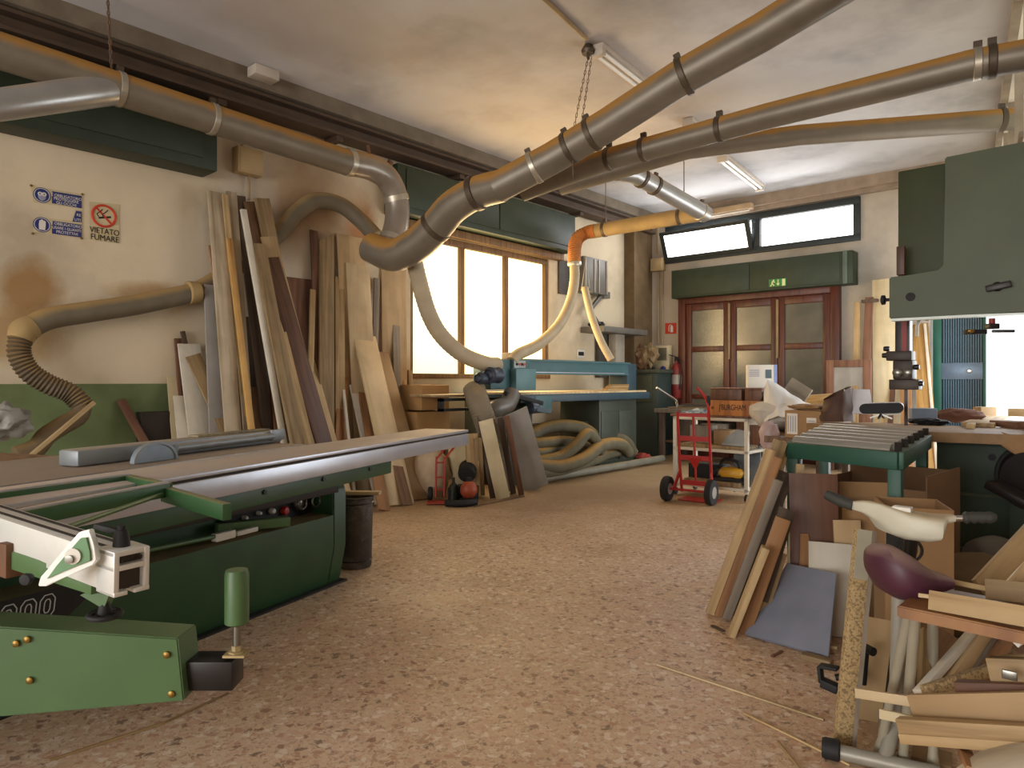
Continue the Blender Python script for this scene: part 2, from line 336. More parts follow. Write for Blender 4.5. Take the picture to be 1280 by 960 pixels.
m.box((XL, YB, 0), (SX0, YT, CZ0)).box((XL, YB, CZ0), (CX0, YT, CZ1)).box((CX1, YB, CZ0), (SX0, YT, CZ1)).box((XL, YB, CZ1), (SX0, YT, ZC)).box((SX0, YB, 2.4), (-1.0, YT, ZC)); m.struct('wall_back', M_wb)
# right wall: from near the band saw to the back corner, a loading opening below and glass blocks above
RA, RB = V((-.507, 6.05, 0)), V((-1.18, 10.8, 0)); rd = (RB-RA).normalized(); rn = V((rd.y, -rd.x, 0)); RL = (RB-RA).length
RR = M((rd, -rn, V((0,0,1)))).transposed()       # local x along the wall, local -y outwards
def rbox(m, s0, s1, z0, z1, t0=0, t1=.2, bev=0): return m.box((s0, -t1, z0), (s1, -t0, z1), bev, RR, RA)
m = MB(); rbox(m, 0, .1, 0, ZC); rbox(m, .1, RL+.3, 2.4, 3.02); rbox(m, .1, RL+.3, 3.98, ZC); rbox(m, RL-.45, RL+.3, 3.02, 3.98); m.struct('wall_right', M_wr)
m = MB(); m.box((-.45, 6.05, 0), (3.2, 6.25, ZC)).box((3.0, -8.2, 0), (3.2, 6.05, ZC)); m.struct('wall_recess', M_wr)
m = MB(); m.box((-6.7, -8.2, 0), (-5.6, -8, ZC)).box((1.6, -8.2, 0), (3.2, -8, ZC)).box((-5.6, -8.2, 3.5), (1.6, -8, ZC)); m.struct('wall_near', M_wr)  # unseen end wall; its wide opening is added for the rear fill light
MB().box((-1.2, 6.3, -.3), (14, 22, -.02)).struct('ground', paint('outside_concrete', '#d8d6d0', .9, var=.05))
# crane rail beam along the left wall
M_beam = paint('rail_brown', '#4a3828', .75, dust='#8a7350', lo=.4, hi=1.1, dirt=.4)
m = MB(); m.box((XL, -8, 4.0), (XL+.34, YB, ZC)); m.struct('trim_ledge', paint('ledge_grey', '#6e6252', .85, dirt=.5, dirtc='#5a4c3c'))
rail = thing('steel_rail', 'long brown steel rail running under the ceiling along the left wall', 'steel rail', (XL+.2, 4, 3.82))
MB().box((XL+.06, -8, 3.95), (XL+.30, YB-.05, 3.98)).part('top_flange', M_beam, rail)
MB().box((XL+.165, -8, 3.84), (XL+.195, YB-.05, 3.95)).part('web', M_beam, rail)
MB().box((XL+.06, -8, 3.81), (XL+.30, YB-.05, 3.84)).part('bottom_flange', M_beam, rail)
for y in (1.2, 3.0, LW(407, 165).y, LW(560, 220).y, 8.6):
    MB().box((XL, y-.04, 3.76), (XL+.26, y+.04, 3.81)).part('bracket', M_beam, rail)
m = MB(); m.box((XL, YB-.16, 3.99), (-1.0, YB, ZC)).box((XL, YB-.09, 3.92), (-1.0, YB, 3.99)); m.struct('trim_back', paint('cornice_grey', '#9c8c7c', .85, dirt=.4, dirtc='#6a5a4a'))
m = MB(); rbox(m, .1, RL, 3.98, 4.1, -.06, 0); rbox(m, .1, RL, 3.0, 3.04, -.03, 0); m.struct('trim_right', paint('frame_tan', '#8f8272', .8))
# ---- windows
M_wf = wood('frame_wood', '#8d6a40', '#6a4a28', sx=30)
M_pane_a = emit('pane_left', '#fff3cc', 1.3); M_pane_b = emit('pane_mid', '#ffeaa8', 2.6)
w1 = thing('window_1', 'x', 'x', (XL, (WY0+WY1)/2, WZ0)); del w1['label']; del w1['category']; w1['kind'] = 'structure'
def yb(m, y0, y1, z0, z1, x0=-.14, x1=-.02): return m.box((XL+x0, y0, z0), (XL+x1, y1, z1), .004)
m = MB(); yb(m, WY0, WY1, WZ0, WZ0+.06, -.14, .03); yb(m, WY0, WY1, WZ1-.08, WZ1); yb(m, WY0, WY0+.06, WZ0+.06, WZ1-.08); yb(m, WY1-.06, WY1, WZ0+.06, WZ1-.08); m.part('window_frame', M_wf, w1)
mull = [yv(580), yv(635)]
for y in mull:
    yb(MB(), y-.035, y+.035, WZ0+.06, WZ1-.08).part('mullion', M_wf, w1)
ys = [WY0+.06]+mull+[WY1-.06]
for i in range(3): MB().box((XL-.10, ys[i], WZ0+.06), (XL-.08, ys[i+1], WZ1-.08)).part('pane', M_pane_a if i == 0 else M_pane_b, w1)
MB().box((XL, WY0-.15, WZ1), (XL+.1, WY1+.25, WZ1+.1), .01).part('header', M_wf, w1)
M_pw = emit('pane_white', '#ffffff', 5.0); M_dkf = paint('dark_frame', '#20282a', .5, var=.1)
w2 = thing('window_2', 'x', 'x', ((CX0+CX1)/2, YB, CZ0)); del w2['label']; del w2['category']; w2['kind'] = 'structure'
def xb(m, x0, x1, z0, z1, y0=-.05, y1=.12): return m.box((x0, YB+y0, z0), (x1, YB+y1, z1), .004)
xm0, xm1 = xv(941), xv(951)
m = MB(); xb(m, CX0, CX1, CZ0, CZ0+.09); xb(m, CX0, CX1, CZ1-.1, CZ1); xb(m, CX0, CX0+.08, CZ0+.09, CZ1-.1); xb(m, CX1-.09, CX1, CZ0+.09, CZ1-.1); xb(m, xm0, xm1, CZ0+.09, CZ1-.1); m.part('window_frame', M_dkf, w2)
MB().box((xm1, YB+.04, CZ0+.09), (CX1-.09, YB+.06, CZ1-.1)).part('pane', M_pw, w2)
# tilted sash, hinged at its foot
a = math.radians(24); sd = V((0, -math.sin(a), math.cos(a))); sh = CZ1-CZ0-.14; s0 = V((CX0+.03, YB-.03, CZ0+.06)); s1 = V((xm0-.01, YB-.03, CZ0+.06)); sn = V((0, -math.cos(a), -math.sin(a)))
m = MB()
for A, B in ((s0, s0+sd*sh), (s1, s1+sd*sh)): m.bar(A, B, .07, .05, sn)
for k in (.03, sh-.03): m.bar(s0+sd*k, s1+sd*k, .07, .05, sd)
sash = m.part('sash', M_dkf, w2)
m = MB(); m.prism([s0+sd*.05+V((.03,0,0)), s1+sd*.05-V((.03,0,0)), s1+sd*(sh-.05)-V((.03,0,0)), s0+sd*(sh-.05)+V((.03,0,0))], sn*.01); m.part('sash_pane', M_pw, sash)
MB().box((CX0+.08, YB+.09, CZ0+.09), (xm0, YB+.11, CZ1-.1)).part('pane', M_pw, w2)
w3 = thing('window_3', 'x', 'x', RA+rd*2+V((0,0,3.02))); del w3['label']; del w3['category']; w3['kind'] = 'structure'
mt, nt, N, L, b = newmat('glass_block'); tc = N.new('ShaderNodeTexCoord'); br = N.new('ShaderNodeTexBrick'); br.offset = 0; br.inputs['Scale'].default_value = 5.2
br.inputs['Color1'].default_value = (.85, .93, .85, 1); br.inputs['Color2'].default_value = (.95, 1, .95, 1); br.inputs['Mortar'].default_value = (.5, .5, .46, 1); br.inputs['Brick Width'].default_value = 1; br.inputs['Row Height'].default_value = 1; br.inputs['Mortar Size'].default_value = .05
sv = N.new('ShaderNodeSeparateXYZ'); cv = N.new('ShaderNodeCombineXYZ'); L.new(tc.outputs['Object'], sv.inputs[0]); L.new(sv.outputs[1], cv.inputs[0]); L.new(sv.outputs[2], cv.inputs[1]); L.new(cv.outputs[0], br.inputs['Vector'])
L.new(br.outputs['Color'], b.inputs['Base Color']); L.new(br.outputs['Color'], b.inputs['Emission Color']); b.inputs['Emission Strength'].default_value = .75; b.inputs['Roughness'].default_value = .25
rbox(MB(), .1, RL-.45, 3.04, 3.98, .06, .14).part('glass_blocks', mt, w3)
m = MB()
for s_ in (.1, 1.2, 2.3, 3.3): rbox(m, s_, s_+.05, 3.04, 3.98, .0, .06)
m.part('mullion', paint('frame_tan', '#8f8272'), w3)
# ---- timber door in the back wall
M_dw = wood('door_wood', '#5e2c1c', '#401c12', rough=.4, sx=18)
def glass(name, col, rough):
    if name in MATS: return MATS[name]
    m, nt, N, L, b = newmat(name); tc = N.new('ShaderNodeTexCoord'); no = N.new('ShaderNodeTexNoise'); no.inputs['Scale'].default_value = 3; L.new(tc.outputs['Object'], no.inputs['Vector'])
    c = hexc(col); r = ramp(N, [sc(c, .8), sc(c, 1.15)], [.35, .65]); L.new(no.outputs['Fac'], r.inputs['Fac']); L.new(r.outputs[0], b.inputs['Base Color']); b.inputs['Roughness'].default_value = rough; b.inputs['Specular IOR Level'].default_value = .8
    n3 = N.new('ShaderNodeTexNoise'); n3.inputs['Scale'].default_value = 60; L.new(tc.outputs['Object'], n3.inputs['Vector']); bp = N.new('ShaderNodeBump'); bp.inputs['Strength'].default_value = .12; bp.inputs['Distance'].default_value = .01; L.new(n3.outputs['Fac'], bp.inputs['Height']); L.new(bp.outputs[0], b.inputs['Normal'])
    MATS[name] = m; return m
M_fg = glass('frosted_glass', '#5e5b50', .2)
DX0, DX1, DZ = xv(851), xv(1052), 2.66
d1 = thing('door_1', 'x', 'x', ((DX0+DX1)/2, YB, 0)); del d1['label']; del d1['category']; d1['kind'] = 'structure'
def db(m, x0, x1, z0, z1, y0=-.1, y1=-.002, bev=.006): return m.box((x0, YB+y0, z0), (x1, YB+y1, z1), bev)
m = MB(); db(m, DX0, DX0+.13, 0, DZ); db(m, DX1-.13, DX1, 0, DZ); db(m, DX0+.13, DX1-.13, DZ-.12, DZ); m.part('door_frame', M_dw, d1)
lw = (DX1-DX0-.26)/3
for i in range(3):
    x0 = DX0+.13+lw*i+.005; x1 = x0+lw-.01; m = MB()
    db(m, x0, x0+.1, 0, DZ-.125, -.08); db(m, x1-.1, x1, 0, DZ-.125, -.08); db(m, x0+.1, x1-.1, DZ-.24, DZ-.125, -.08); db(m, x0+.1, x1-.1, 1.73, 1.82, -.08); db(m, x0+.1, x1-.1, 0, .55, -.08); db(m, x0+.1, x1-.1, .95, 1.03, -.08)
    lf = m.part('door_leaf', M_dw, d1)
    for z0, z1 in ((1.82, DZ-.24), (1.03, 1.73), (.55, .95)): MB().box((x0+.1, YB-.05, z0), (x1-.1, YB-.035, z1)).part('glass_pane', M_fg, lf)
    if i: db(MB(), x0-.02, x0+.012, 1.6, DZ-.16, -.11, -.08, .003).part('closer_rod', paint('tan_metal', '#8c7654', .5), lf)
# ---- outward door of ribbed panels by the loading opening
M_sg = paint('shutter_green', '#1f5a4a', .45, var=.1); M_rib = paint('rib_blue', '#3d5d6e', .4, var=.15); M_ribd = paint('rib_dark', '#16242c', .5)
d2 = thing('door_2', 'x', 'x', (SX0+.4, YB, 0)); del d2['label']; del d2['category']; d2['kind'] = 'structure'
X0, X1 = xv(1166), xv(1232)
m = MB(); db(m, X0, X0+.1, 0, 2.4, .0, .08); db(m, X1-.03, X1, 0, 2.4, .0, .08); db(m, X0+.1, X1-.03, 2.3, 2.4, .0, .08); db(m, X0+.1, X1-.03, 0, .12, .0, .08); m.part('door_frame', M_sg, d2)
MB().box((X0+.1, YB+.045, .12), (X1-.03, YB+.06, 2.3)).part('door_panel', M_ribd, d2)
n = 16
for k in range(n):
    x = X0+.11+(X1-X0-.15)*(k+.3)/n; MB().box((x, YB+.02, .13), (x+.016, YB+.045, 2.29)).part('rib', M_rib, d2)
MB().box((X0+.1, YB+.005, zl(1200, 400) if 0 else 1.27), (X1-.03, YB+.02, 1.49), .003).part('lock_plate', paint('plate_blue', '#6f8296', .35, .3), d2)
MB().lathe([(.028, 0), (.03, .02), (.018, .035), (.03, .05), (.022, .065), (0, .068)], (X0+.42, YB+.005, 1.38), V((0,-1,0))).part('knob', paint('knob_steel', '#c8c8c0', .25, .9), d2)
# ---- roller shutter boxes
M_gb = paint('box_green', '#26321f', .55, var=.2, dust='#6b5a3a', lo=.5, hi=1.2)
def rbx(label, lo, hi, panels, face, seam):
    t = thing('roller_shutter_box', label, 'shutter box', V(((lo[0]+hi[0])/2, (lo[1]+hi[1])/2, lo[2])))
    MB().box(lo, hi, .012).part('casing', M_gb, t)
    for p0, p1 in panels: MB().box(p0, p1, .006).part('front_panel', M_gb, t)
    return t
y1 = LW(272, 200, .3).y
rbx('long dark green shutter box high on left wall above the safety notices', (XL+.012, -2.6, 3.13), (XL+.3, y1, 3.74), [((XL+.3, -2.5, 3.22), (XL+.315, y1-.13, 3.70))], 0, 0)
ya, ybb = yv(500, .3), yv(722, .3)
rbx('green shutter box over the bright window on the left wall', (XL+.012, ya, 3.17), (XL+.26, ybb, 3.72), [((XL+.26, ya+.12, 3.24), (XL+.275, (ya+ybb)/2-.01, 3.69)), ((XL+.26, (ya+ybb)/2+.01, 3.24), (XL+.275, ybb-.1, 3.69))], 0, 0)
bx0, bx1 = xv(839, .28), xv(1066, .28); xm = xv(937, .28)
gb = rbx('green shutter box above the timber door with a small exit sign', (bx0, YB-.28, 2.63), (bx1, YB-.012, 3.1), [((bx0+.02, YB-.292, 2.66), (xm-.006, YB-.28, 3.07)), ((xm+.006, YB-.292, 2.66), (bx1-.17, YB-.28, 3.07))], 0, 0)
MB().box((bx1-.13, YB-.30, 2.63), (bx1-.07, YB-.28, 3.1), .004).part('guide_strip', paint('strip_grey', '#4f5f52', .5), gb)
# ---- plinth: dark skirting at the foot of the left wall
MB().box((XL, -3, 0), (XL+.02, 5.2, .9)).struct('baseboard_left', paint('skirting_dark', '#2c261e', .8)) if 0 else None
# ================================================================== PANEL SAW
e1 = FW*.9367+RT*.35; e2 = FW*.35-RT*.9367; SO = DR(5.25, -.33)
f1 = FW*.9026+RT*.4305; f2 = FW*.4305-RT*.9026; GO = DR(4.31, -1.03)
def SP(a, b, z): return SO+e1*a+e2*b+UP*z
def GP(a, b, z): return GO+f1*a+f2*b+UP*z
SR = M((e1, e2, UP)).transposed(); GR = M((f1, f2, UP)).transposed()
M_g = paint('saw_green', '#2a4e2d', .45, var=.15, dust='#a48a62', lo=.55, hi=1.15, dirt=.25, dirtc='#4a3c28')
M_gl = paint('saw_green_light', '#4d6b41', .42, var=.08, dust='#8f9a70', lo=.7, hi=1.5, dirt=.12, dirtc='#4a3c28')
M_gm = paint('saw_green_mid', '#335c36', .45, var=.1, dust='#a2946c', lo=.6, hi=1.3, dirt=.2)
M_alu = paint('aluminium', '#c3c6d0', .32, .55, var=.06, dust='#b49a78', lo=.55, hi=1.25, dirt=.15, dirtc='#6a5a4a')
M_aluw = paint('aluminium_white', '#dcdcd6', .35, .25, var=.05, dirt=.2, dirtc='#8a7a62')
M_iron = paint('cast_iron', '#8c857e', .38, .45, var=.15, dust='#9a8874', lo=.45, hi=1.2, dirt=.4, dirtc='#7a6050')
M_blk = paint('black_plastic', '#151516', .7, var=.2)
M_blks = paint('black_steel', '#2b2624', .4, .4, var=.2)
M_steel = paint('bare_steel', '#8a8880', .3, .85, var=.15, dirt=.3)
M_rust = paint('rusty_brown', '#6a4a34', .7, .2, var=.25)
M_wht = paint('white_paint', '#d8d4c8', .5, var=.06, dirt=.2, dirtc='#8a7a60')
M_fb = paint('fence_blue', '#868c90', .45, .3, var=.1, dust='#a2937a', lo=.55, hi=1.2, dirt=.25)
M_brass = paint('bolt_brass', '#8a6e34', .4, .7)
M_red = paint('button_red', '#c02a18', .4)
saw = thing('panel_saw', 'big green sliding table panel saw with aluminium carriage in the left foreground', 'table saw', GP(-1.4, .5, 0))
# body: a long base with a channel cut along its front
prof = [(.06, 0), (.045, .03), (0, .24), (0, .435), (.20, .435), (.20, .575), (-.015, .575), (-.015, .612), (.02, .63), (.14, .66), (.24, .70), (.26, .76), (1.1, .76), (1.1, 0)]
m = MB(); m.prism([GP(-3.1, b, z) for b, z in prof], f1*2.98); m.part('body', M_g, saw)
cap = [(.06, 0), (.045, .03), (0, .24), (0, .56), (.01, .60), (.05, .645), (.14, .68), (.24, .71), (.26, .76), (1.1, .76), (1.1, 0)]
m = MB(); m.prism([GP(-.12, b, z) for b, z in cap], f1*.12, .008); m.part('end_housing', M_g, saw)
m = MB(); m.box((-3.1, .01, 0), (0.02, 1.1, .012), 0, GR, GO); m.part('base_plate', M_blks, saw)
MB().box((-2.5, -.035, .575), (-.115, .03, .626), .004, GR, GO).part('front_bar', paint('bar_dark', '#2e261f', .6, .2, dust='#8c7458', lo=.5, hi=1.0), saw)
cp = MB().box((-.80, .17, .437), (-.125, .20, .573), 0, GR, GO).part('control_panel', M_blk, saw)
for i, (a, z, r, mt) in enumerate(((-.66, .50, .014, 'w'), (-.56, .51, .012, 'w'), (-.46, .505, .018, 'w'), (-.36, .49, .026, 'r'), (-.24, .515, .04, 'd'))):
    MB().lathe([(r, 0), (r, .018), (r*.7, .028), (0, .03)], GP(a, .17, z), -f2, 16).part('push_button', {'w': M_wht, 'r': M_red, 'd': M_steel}[mt], cp)
MB().torus(GP(-.24, .135, .515), f2, .034, .007).torus(GP(-.16, .10, .52), f2, .034, .006).part('dial', M_steel, cp)
m = MB(); m.bar(GP(-.86, .15, .485), GP(-.50, .0, .47), .06, .05, UP, .004); m.part('link_arm', M_gl, saw)
m = MB(); m.box((-.98, .01, .45), (-.86, .05, .49), .004, GR, GO).box((-.84, .02, .45), (-.70, .06, .475), .004, GR, GO); m.part('slide_block', M_wht, saw)
MB().tube([GP(-1.72, -.02, .515), GP(-.95, .03, .475)], .011).part('guide_rod', M_gl, saw)
# black name plate with the outlined figures
pl = MB(); pl.prism([GP(a, -.004, z) for a, z in ((-2.9, .27), (-1.74, .30), (-1.60, .395), (-1.66, .44), (-2.9, .44))], f2*.004); plate = pl.part('name_plate', paint('plate_black', '#0c0c0d', .45), saw)
def ring0(m, ca, cz, w, h, t):
    o = [(-w*.5, -h*.28), (-w*.25, -h*.5), (w*.25, -h*.5), (w*.5, -h*.28), (w*.5, h*.28), (w*.25, h*.5), (-w*.25, h*.5), (-w*.5, h*.28)]
    for i in range(8):
        A = o[i]; B = o[(i+1) % 8]; m.bar(GP(ca+A[0]+.12*A[1], -.0055, cz+A[1]), GP(ca+B[0]+.12*B[1], -.0055, cz+B[1]), t, .002, f2)
m = MB()
for k in range(3):
    ring0(m, -1.80-.07*k, .378, .056, .085, .0035); ring0(m, -1.80-.07*k, .378, .022, .05, .0035)
m.part('lettering', paint('letter_grey', '#c8c8c4', .5), plate)
# sliding carriage
ca = MB(); ca.box((-3.9, 0, .862), (0, .36, .88), .003, SR, SO).box((-3.9, 0, .765), (0, .36, .85), .004, SR, SO); car = ca.part('sliding_table', M_alu, saw)
MB().box((-3.9, .012, .85), (-.004, .34, .862), 0, SR, SO).part('groove', paint('groove_dark', '#2c2420', .7), car)
MB().box((-3.9, .05, .68), (-1.05, .32, .764), .006, SR, SO).part('carriage_rail', M_g, saw)
for a in (-1.3, -1.75, -2.2): MB().lathe([(.012, 0), (.012, .008), (0, .009)], SP(a, .05, .735), -e2, 10).part('bolt', M_blks, saw)
MB().box((-3.7, .385, .83), (-1.45, 1.15, .882), .004, SR, SO).part('saw_table', M_iron, saw)
MB().box((-4.1, 1.16, .85), (-2.35, 1.85, .876), .003, SR, SO).part('extension_table', wood('table_wood', '#a98a6a', '#8a6248', sz=1.5), saw)
for p in ((-3.9, 1.75), (-2.5, 1.75)): MB().tube([SP(p[0], p[1], 0), SP(p[0], p[1], .85)], .02).part('extension_leg', M_g, saw)
fe = MB(); fe.box((-2.7, .60, .884), (-1.39, .72, .955), .012, SR, SO).box((-1.50, .585, .90), (-1.385, .60, .962), .003, SR, SO); fence = fe.part('rip_fence', M_fb, saw)
MB().box((-2.0, .64, .956), (-1.45, .71, .966), .002, SR, SO).part('fence_strip', wood('dusty_strip', '#8f8466', '#6a6048'), fence)
MB().tube([SP(-2.2, .585, .92), SP(-1.5, .585, .925)], .02).part('fence_rail', M_fb, fence)
arc = [(.115*math.cos(t), .085*math.sin(t)) for t in [math.pi*k/20 for k in range(21)]]
m = MB(); m.prism([SP(-2.42+x, .47, .884+y) for x, y in arc], e2*.03, .003); bg = m.part('blade_guard', paint('guard_grey', '#7d8892', .4, .3), saw)
m = MB()
for k in range(20):
    (x0, y0), (x1, y1) = arc[k], arc[k+1]; m.bar(SP(-2.42+x0, .468, .884+y0), SP(-2.42+x1, .468, .884+y1), .012, .008, e2)
m.part('guard_rim', M_fb, bg)
# crosscut frame
fA, fB, bA, bB = PD(208, 612, 2.35), PD(-70, 668, 1.72), PD(160, 601, 2.60), PD(-70, 634, 2.05)
cf = MB(); cf.bar(fA, fB, .035, .045, UP, .003).bar(bA, bB, .035, .045, UP, .003).bar(fA+(fA-bA).normalized()*.01, bA-(fA-bA).normalized()*.01, .035, .044, UP, .003)
crf = cf.part('crosscut_frame', M_gm, saw)
for A, B in ((fA, fB), (bA, bB)): MB().bar(A+UP*.0255, B+UP*.0255, .022, .005).part('edge_strip', M_alu, crf)
MB().bar(PD(206, 617, 2.36), PD(284, 640, 2.08), .03, .05, UP, .003).part('side_arm', M_gm, crf)
MB().tube([PD(205, 617, 2.33), PD(70, 664, 1.75)], .007).part('stay_rod', M_gl, crf)
P1 = PD(158, 712, 1.52); P0 = PD(-70, 634, 2.05); fa = (P1-P0).normalized(); fs = fa.cross(UP).normalized()
m = MB(); m.bar(P0, P1, .075, .085, UP, .004); cfn = m.part('crosscut_fence', M_aluw, saw)
m = MB()
for k in (-.022, .012): m.bar(P0+UP*.0428+fs*k, P1+UP*.0428+fs*k, .010, .003)
m.part('groove', paint('groove_dark', '#2c2420', .7), cfn)
# hollow end block with slots
E = P1+fa*.001; m = MB()
for u, v, w_, h_ in ((-.033, 0, .012, .096), (.033, 0, .012, .096), (0, .043, .078, .012), (-.022, -.043, .034, .010), (.024, -.043, .03, .010), (0, .012, .078, .012)):
    m.bar(E+fs*u+UP*v-fa*.05, E+fs*u+UP*v+fa*.022, w_, h_, UP, .002)
eb = m.part('end_block', M_aluw, saw)
MB().bar(E-fa*.03, E+fa*.004, .056, .08, UP).part('slot', paint('slot_dark', '#3a332a', .8), eb)
m = MB()
for u, v in ((-.015, .03), (.018, .03)): m.lathe([(.006, 0), (.006, .004), (0, .005)], E+fs*u+UP*v+fa*.022, fa, 10)
m.part('screw', M_blks, eb)
K = P1-fa*.02+UP*.048; m = MB(); m.lathe([(.018, 0), (.016, .02), (.014, .03), (.012, .035)], K, UP, 16).bar(K+UP*.03, K+UP*.038-fa*.07+fs*.02, .016, .014, UP, .004); m.lathe([(.008, 0), (.009, .01), (0, .014)], K+UP*.035, UP, 12); m.part('clamp_lever', M_blk, saw)
# flip stop: rounded triangular plate in front of the fence
out = [(47, 733), (50, 722), (64, 706), (84, 682), (99, 665), (112, 662), (117, 680), (121, 700), (116, 707), (80, 722), (58, 733)]
m = MB(); m.prism([PD(x, y, 1.475) for x, y in out], FW*.016, .002); st = m.part('flip_stop', M_aluw, saw)
inn = [(58, 724), (70, 708), (88, 687), (100, 673), (108, 672), (112, 690), (113, 701), (80, 714)]
m = MB(); m.prism([PD(x, y, 1.470) for x, y in inn], FW*.006, .001); m.part('stop_face', paint('stop_green', '#5f8a5c', .5), st)
MB().lathe([(.017, 0), (.017, .004)], PD(92, 695, 1.470), -FW, 20).part('stop_window', paint('white_paint', '#d8d4c8'), st)
MB().lathe([(.009, 0), (.009, .006), (0, .007)], PD(88, 699, 1.466), -FW, 12).part('screw', M_steel, st)
# carriage tube below the fence, its bracket and hand wheel
Q0 = PD(-60, 672, 1.95); Q1 = PD(128, 728, 1.56); m = MB(); m.bar(Q0, Q1, .05, .045, UP, .003); m.part('support_tube', M_gl, saw)
qa = (Q1-Q0).normalized(); m = MB(); m.bar(Q0+qa*.36, Q0+qa*.40, .075, .085, UP, .003); m.part('clamp_band', M_rust, saw)
m = MB(); m.prism([PD(x, y, 1.56) for x, y in ((100, 744), (142, 726), (142, 729), (130, 760), (127, 760))], FW*.03); m.part('gusset', M_gl, saw)
hw = PD(131, 768, 1.57); m = MB(); m.torus(hw, V((.05, 0, 1)), .032, .0065).lathe([(.012, -.012), (.016, .004), (.012, .02), (.008, .03)], hw, UP, 14)
for k in range(5): m.bar(hw, hw+V((math.cos(k*1.2566), math.sin(k*1.2566), 0))*.031, .008, .006)
m.part('hand_wheel', M_blk, saw)
m = MB(); kp = PD(38, 722, 1.58); m.lathe([(.01, 0), (.014, .012), (.012, .02), (0, .022)], kp, -FW, 12); m.part('knob', M_blk, saw)
# swing arm carrying the outer support
fr = [PD(-90, 778, 2.08), PD(222, 798, 2.2), PD(230, 876, 2.2), PD(-90, 904, 2.08)]
m = MB(); m.prism(fr, FW*.13, .004); arm = m.part('swing_arm', M_gl, saw)
for x, y in ((21, 804), (35, 799), (38, 850), (209, 818), (215, 867)):
    MB().lathe([(.011, 0), (.011, .007), (.006, .010), (0, .010)], PD(x, y, 1/(1/2.08+(1/2.2-1/2.08)*(x+90)/312)-.0005), -FW, 10).part('bolt', M_brass, arm)
sq = PD(205, 838, 2.285); m = MB(); m.bar(sq, sq+RT*.245, .10, .095, UP, .006); m.part('square_tube', M_blks, saw)
pt = PD(296, 818, 2.27); m = MB(); m.lathe([(.026, 0), (.026, .012), (.016, .014), (.016, .03)], pt+UP*.0, UP, 6); m.bar(pt-RT*.035+UP*.003, pt+RT*.035+UP*.003, .06, .008); m.part('nut', paint('nut_yellow', '#a8946a', .6, .2), saw)
tp = PD(296, 780, 2.27); MB().tube([pt, tp+UP*.02], .013).part('threaded_rod', M_steel, saw)
MB().lathe([(.030, 0), (.038, .006), (.038, .165), (.034, .178), (0, .178)], tp, UP, 24).part('support_post', M_gl, saw)
# waste bin beside the saw
bc = DR(4.68, -1.062); bn = thing('waste_bin', 'dark dented metal bin standing at the end of the green saw', 'bin', bc)
MB().lathe([(.105, 0), (.112, .01), (.122, .46), (.128, .465), (.128, .475), (.116, .475), (.108, .02), (0, .02)], bc, UP, 28).part('bin_body', paint('bin_grey', '#4a443e', .55, .3, var=.3, scale=9, dirt=.6, dirtc='#a09a90'), bn)
MB().torus(bc+UP*.43, UP, .1225, .004).torus(bc+UP*.05, UP, .115, .004).part('hoop', M_blks, bn)
board('short pale offcut laid across the rim of the bin', bc+UP*.49+V((-.17, -.1, 0)), bc+UP*.49+V((.12, .12, 0)), .07, .022, wood('pine_pale', '#cbb083', '#a98a58'), UP, 'offcut', 'wood offcut')
# ================================================================== TIMBER LEANING ON THE LEFT WALL
WD = dict(
 pine=wood('pine', '#b79a6e', '#92744c'), pale=wood('pine_pale', '#cbb083', '#a98a58'), ply=wood('plywood', '#bea178', '#ab8d62', sx=9, sz=.8), plyl=wood('plywood_light', '#ccb48e', '#bba278', sx=8, sz=.8),
 tan=wood('tan_board', '#a08660', '#7d6644'), brown=wood('brown_board', '#7d5c3c', '#5c4028'), walnut=wood('walnut', '#6b4631', '#4c3020', rough=.5), red=wood('red_board', '#805a44', '#624230'),
 dark=wood('dark_board', '#5a4838', '#403226'), white=wood('white_board', '#d9d2c2', '#c6bca8', sx=5, sz=.6), cream=wood('cream_board', '#d2c3a0', '#bca981', sx=6, sz=.6), grey=wood('grey_board', '#8c8070', '#6f6456'),
 raw=wood('raw_white', '#bfae94', '#9a8668'), pink=wood('pink_board', '#ad8266', '#8c624a'), gold=wood('golden_pine', '#c49a5a', '#9c7038'), orange=wood('orange_board', '#a0744a', '#805632'),
 lam=wood('grey_laminate', '#a8a39c', '#9c968e', rough=.4, sx=4, sz=.5), mdf=wood('mdf', '#a88a62', '#987a54', sx=5, sz=.5))
def lp(label, top, low, w, mat, Lf, o, th=.02, name='plank', cat='plank', group='boards leaning on the left wall', cut=0, w2=None):
    if 255 < top[0] < 352 and top[1] < 365: o += .14; Lf += .06
    d = ray(*top); T = CAM+d*((XL+o)/d.x); zt = T.z; d2 = ray(*low)
    s_ = (XL+o+(Lf-o)*(1-H/zt))/(d2.x+(Lf-o)*d2.z/zt); Q = CAM+d2*s_; B = T+(Q-T)*(zt/(zt-Q.z)); B.z = 0.0
    n = V((1, 0, .3)); B = B+ (T-B).normalized()*(th*.5)
    return board(label, B, T, w, th, WD[mat], n, name, cat, group, cut, w2)
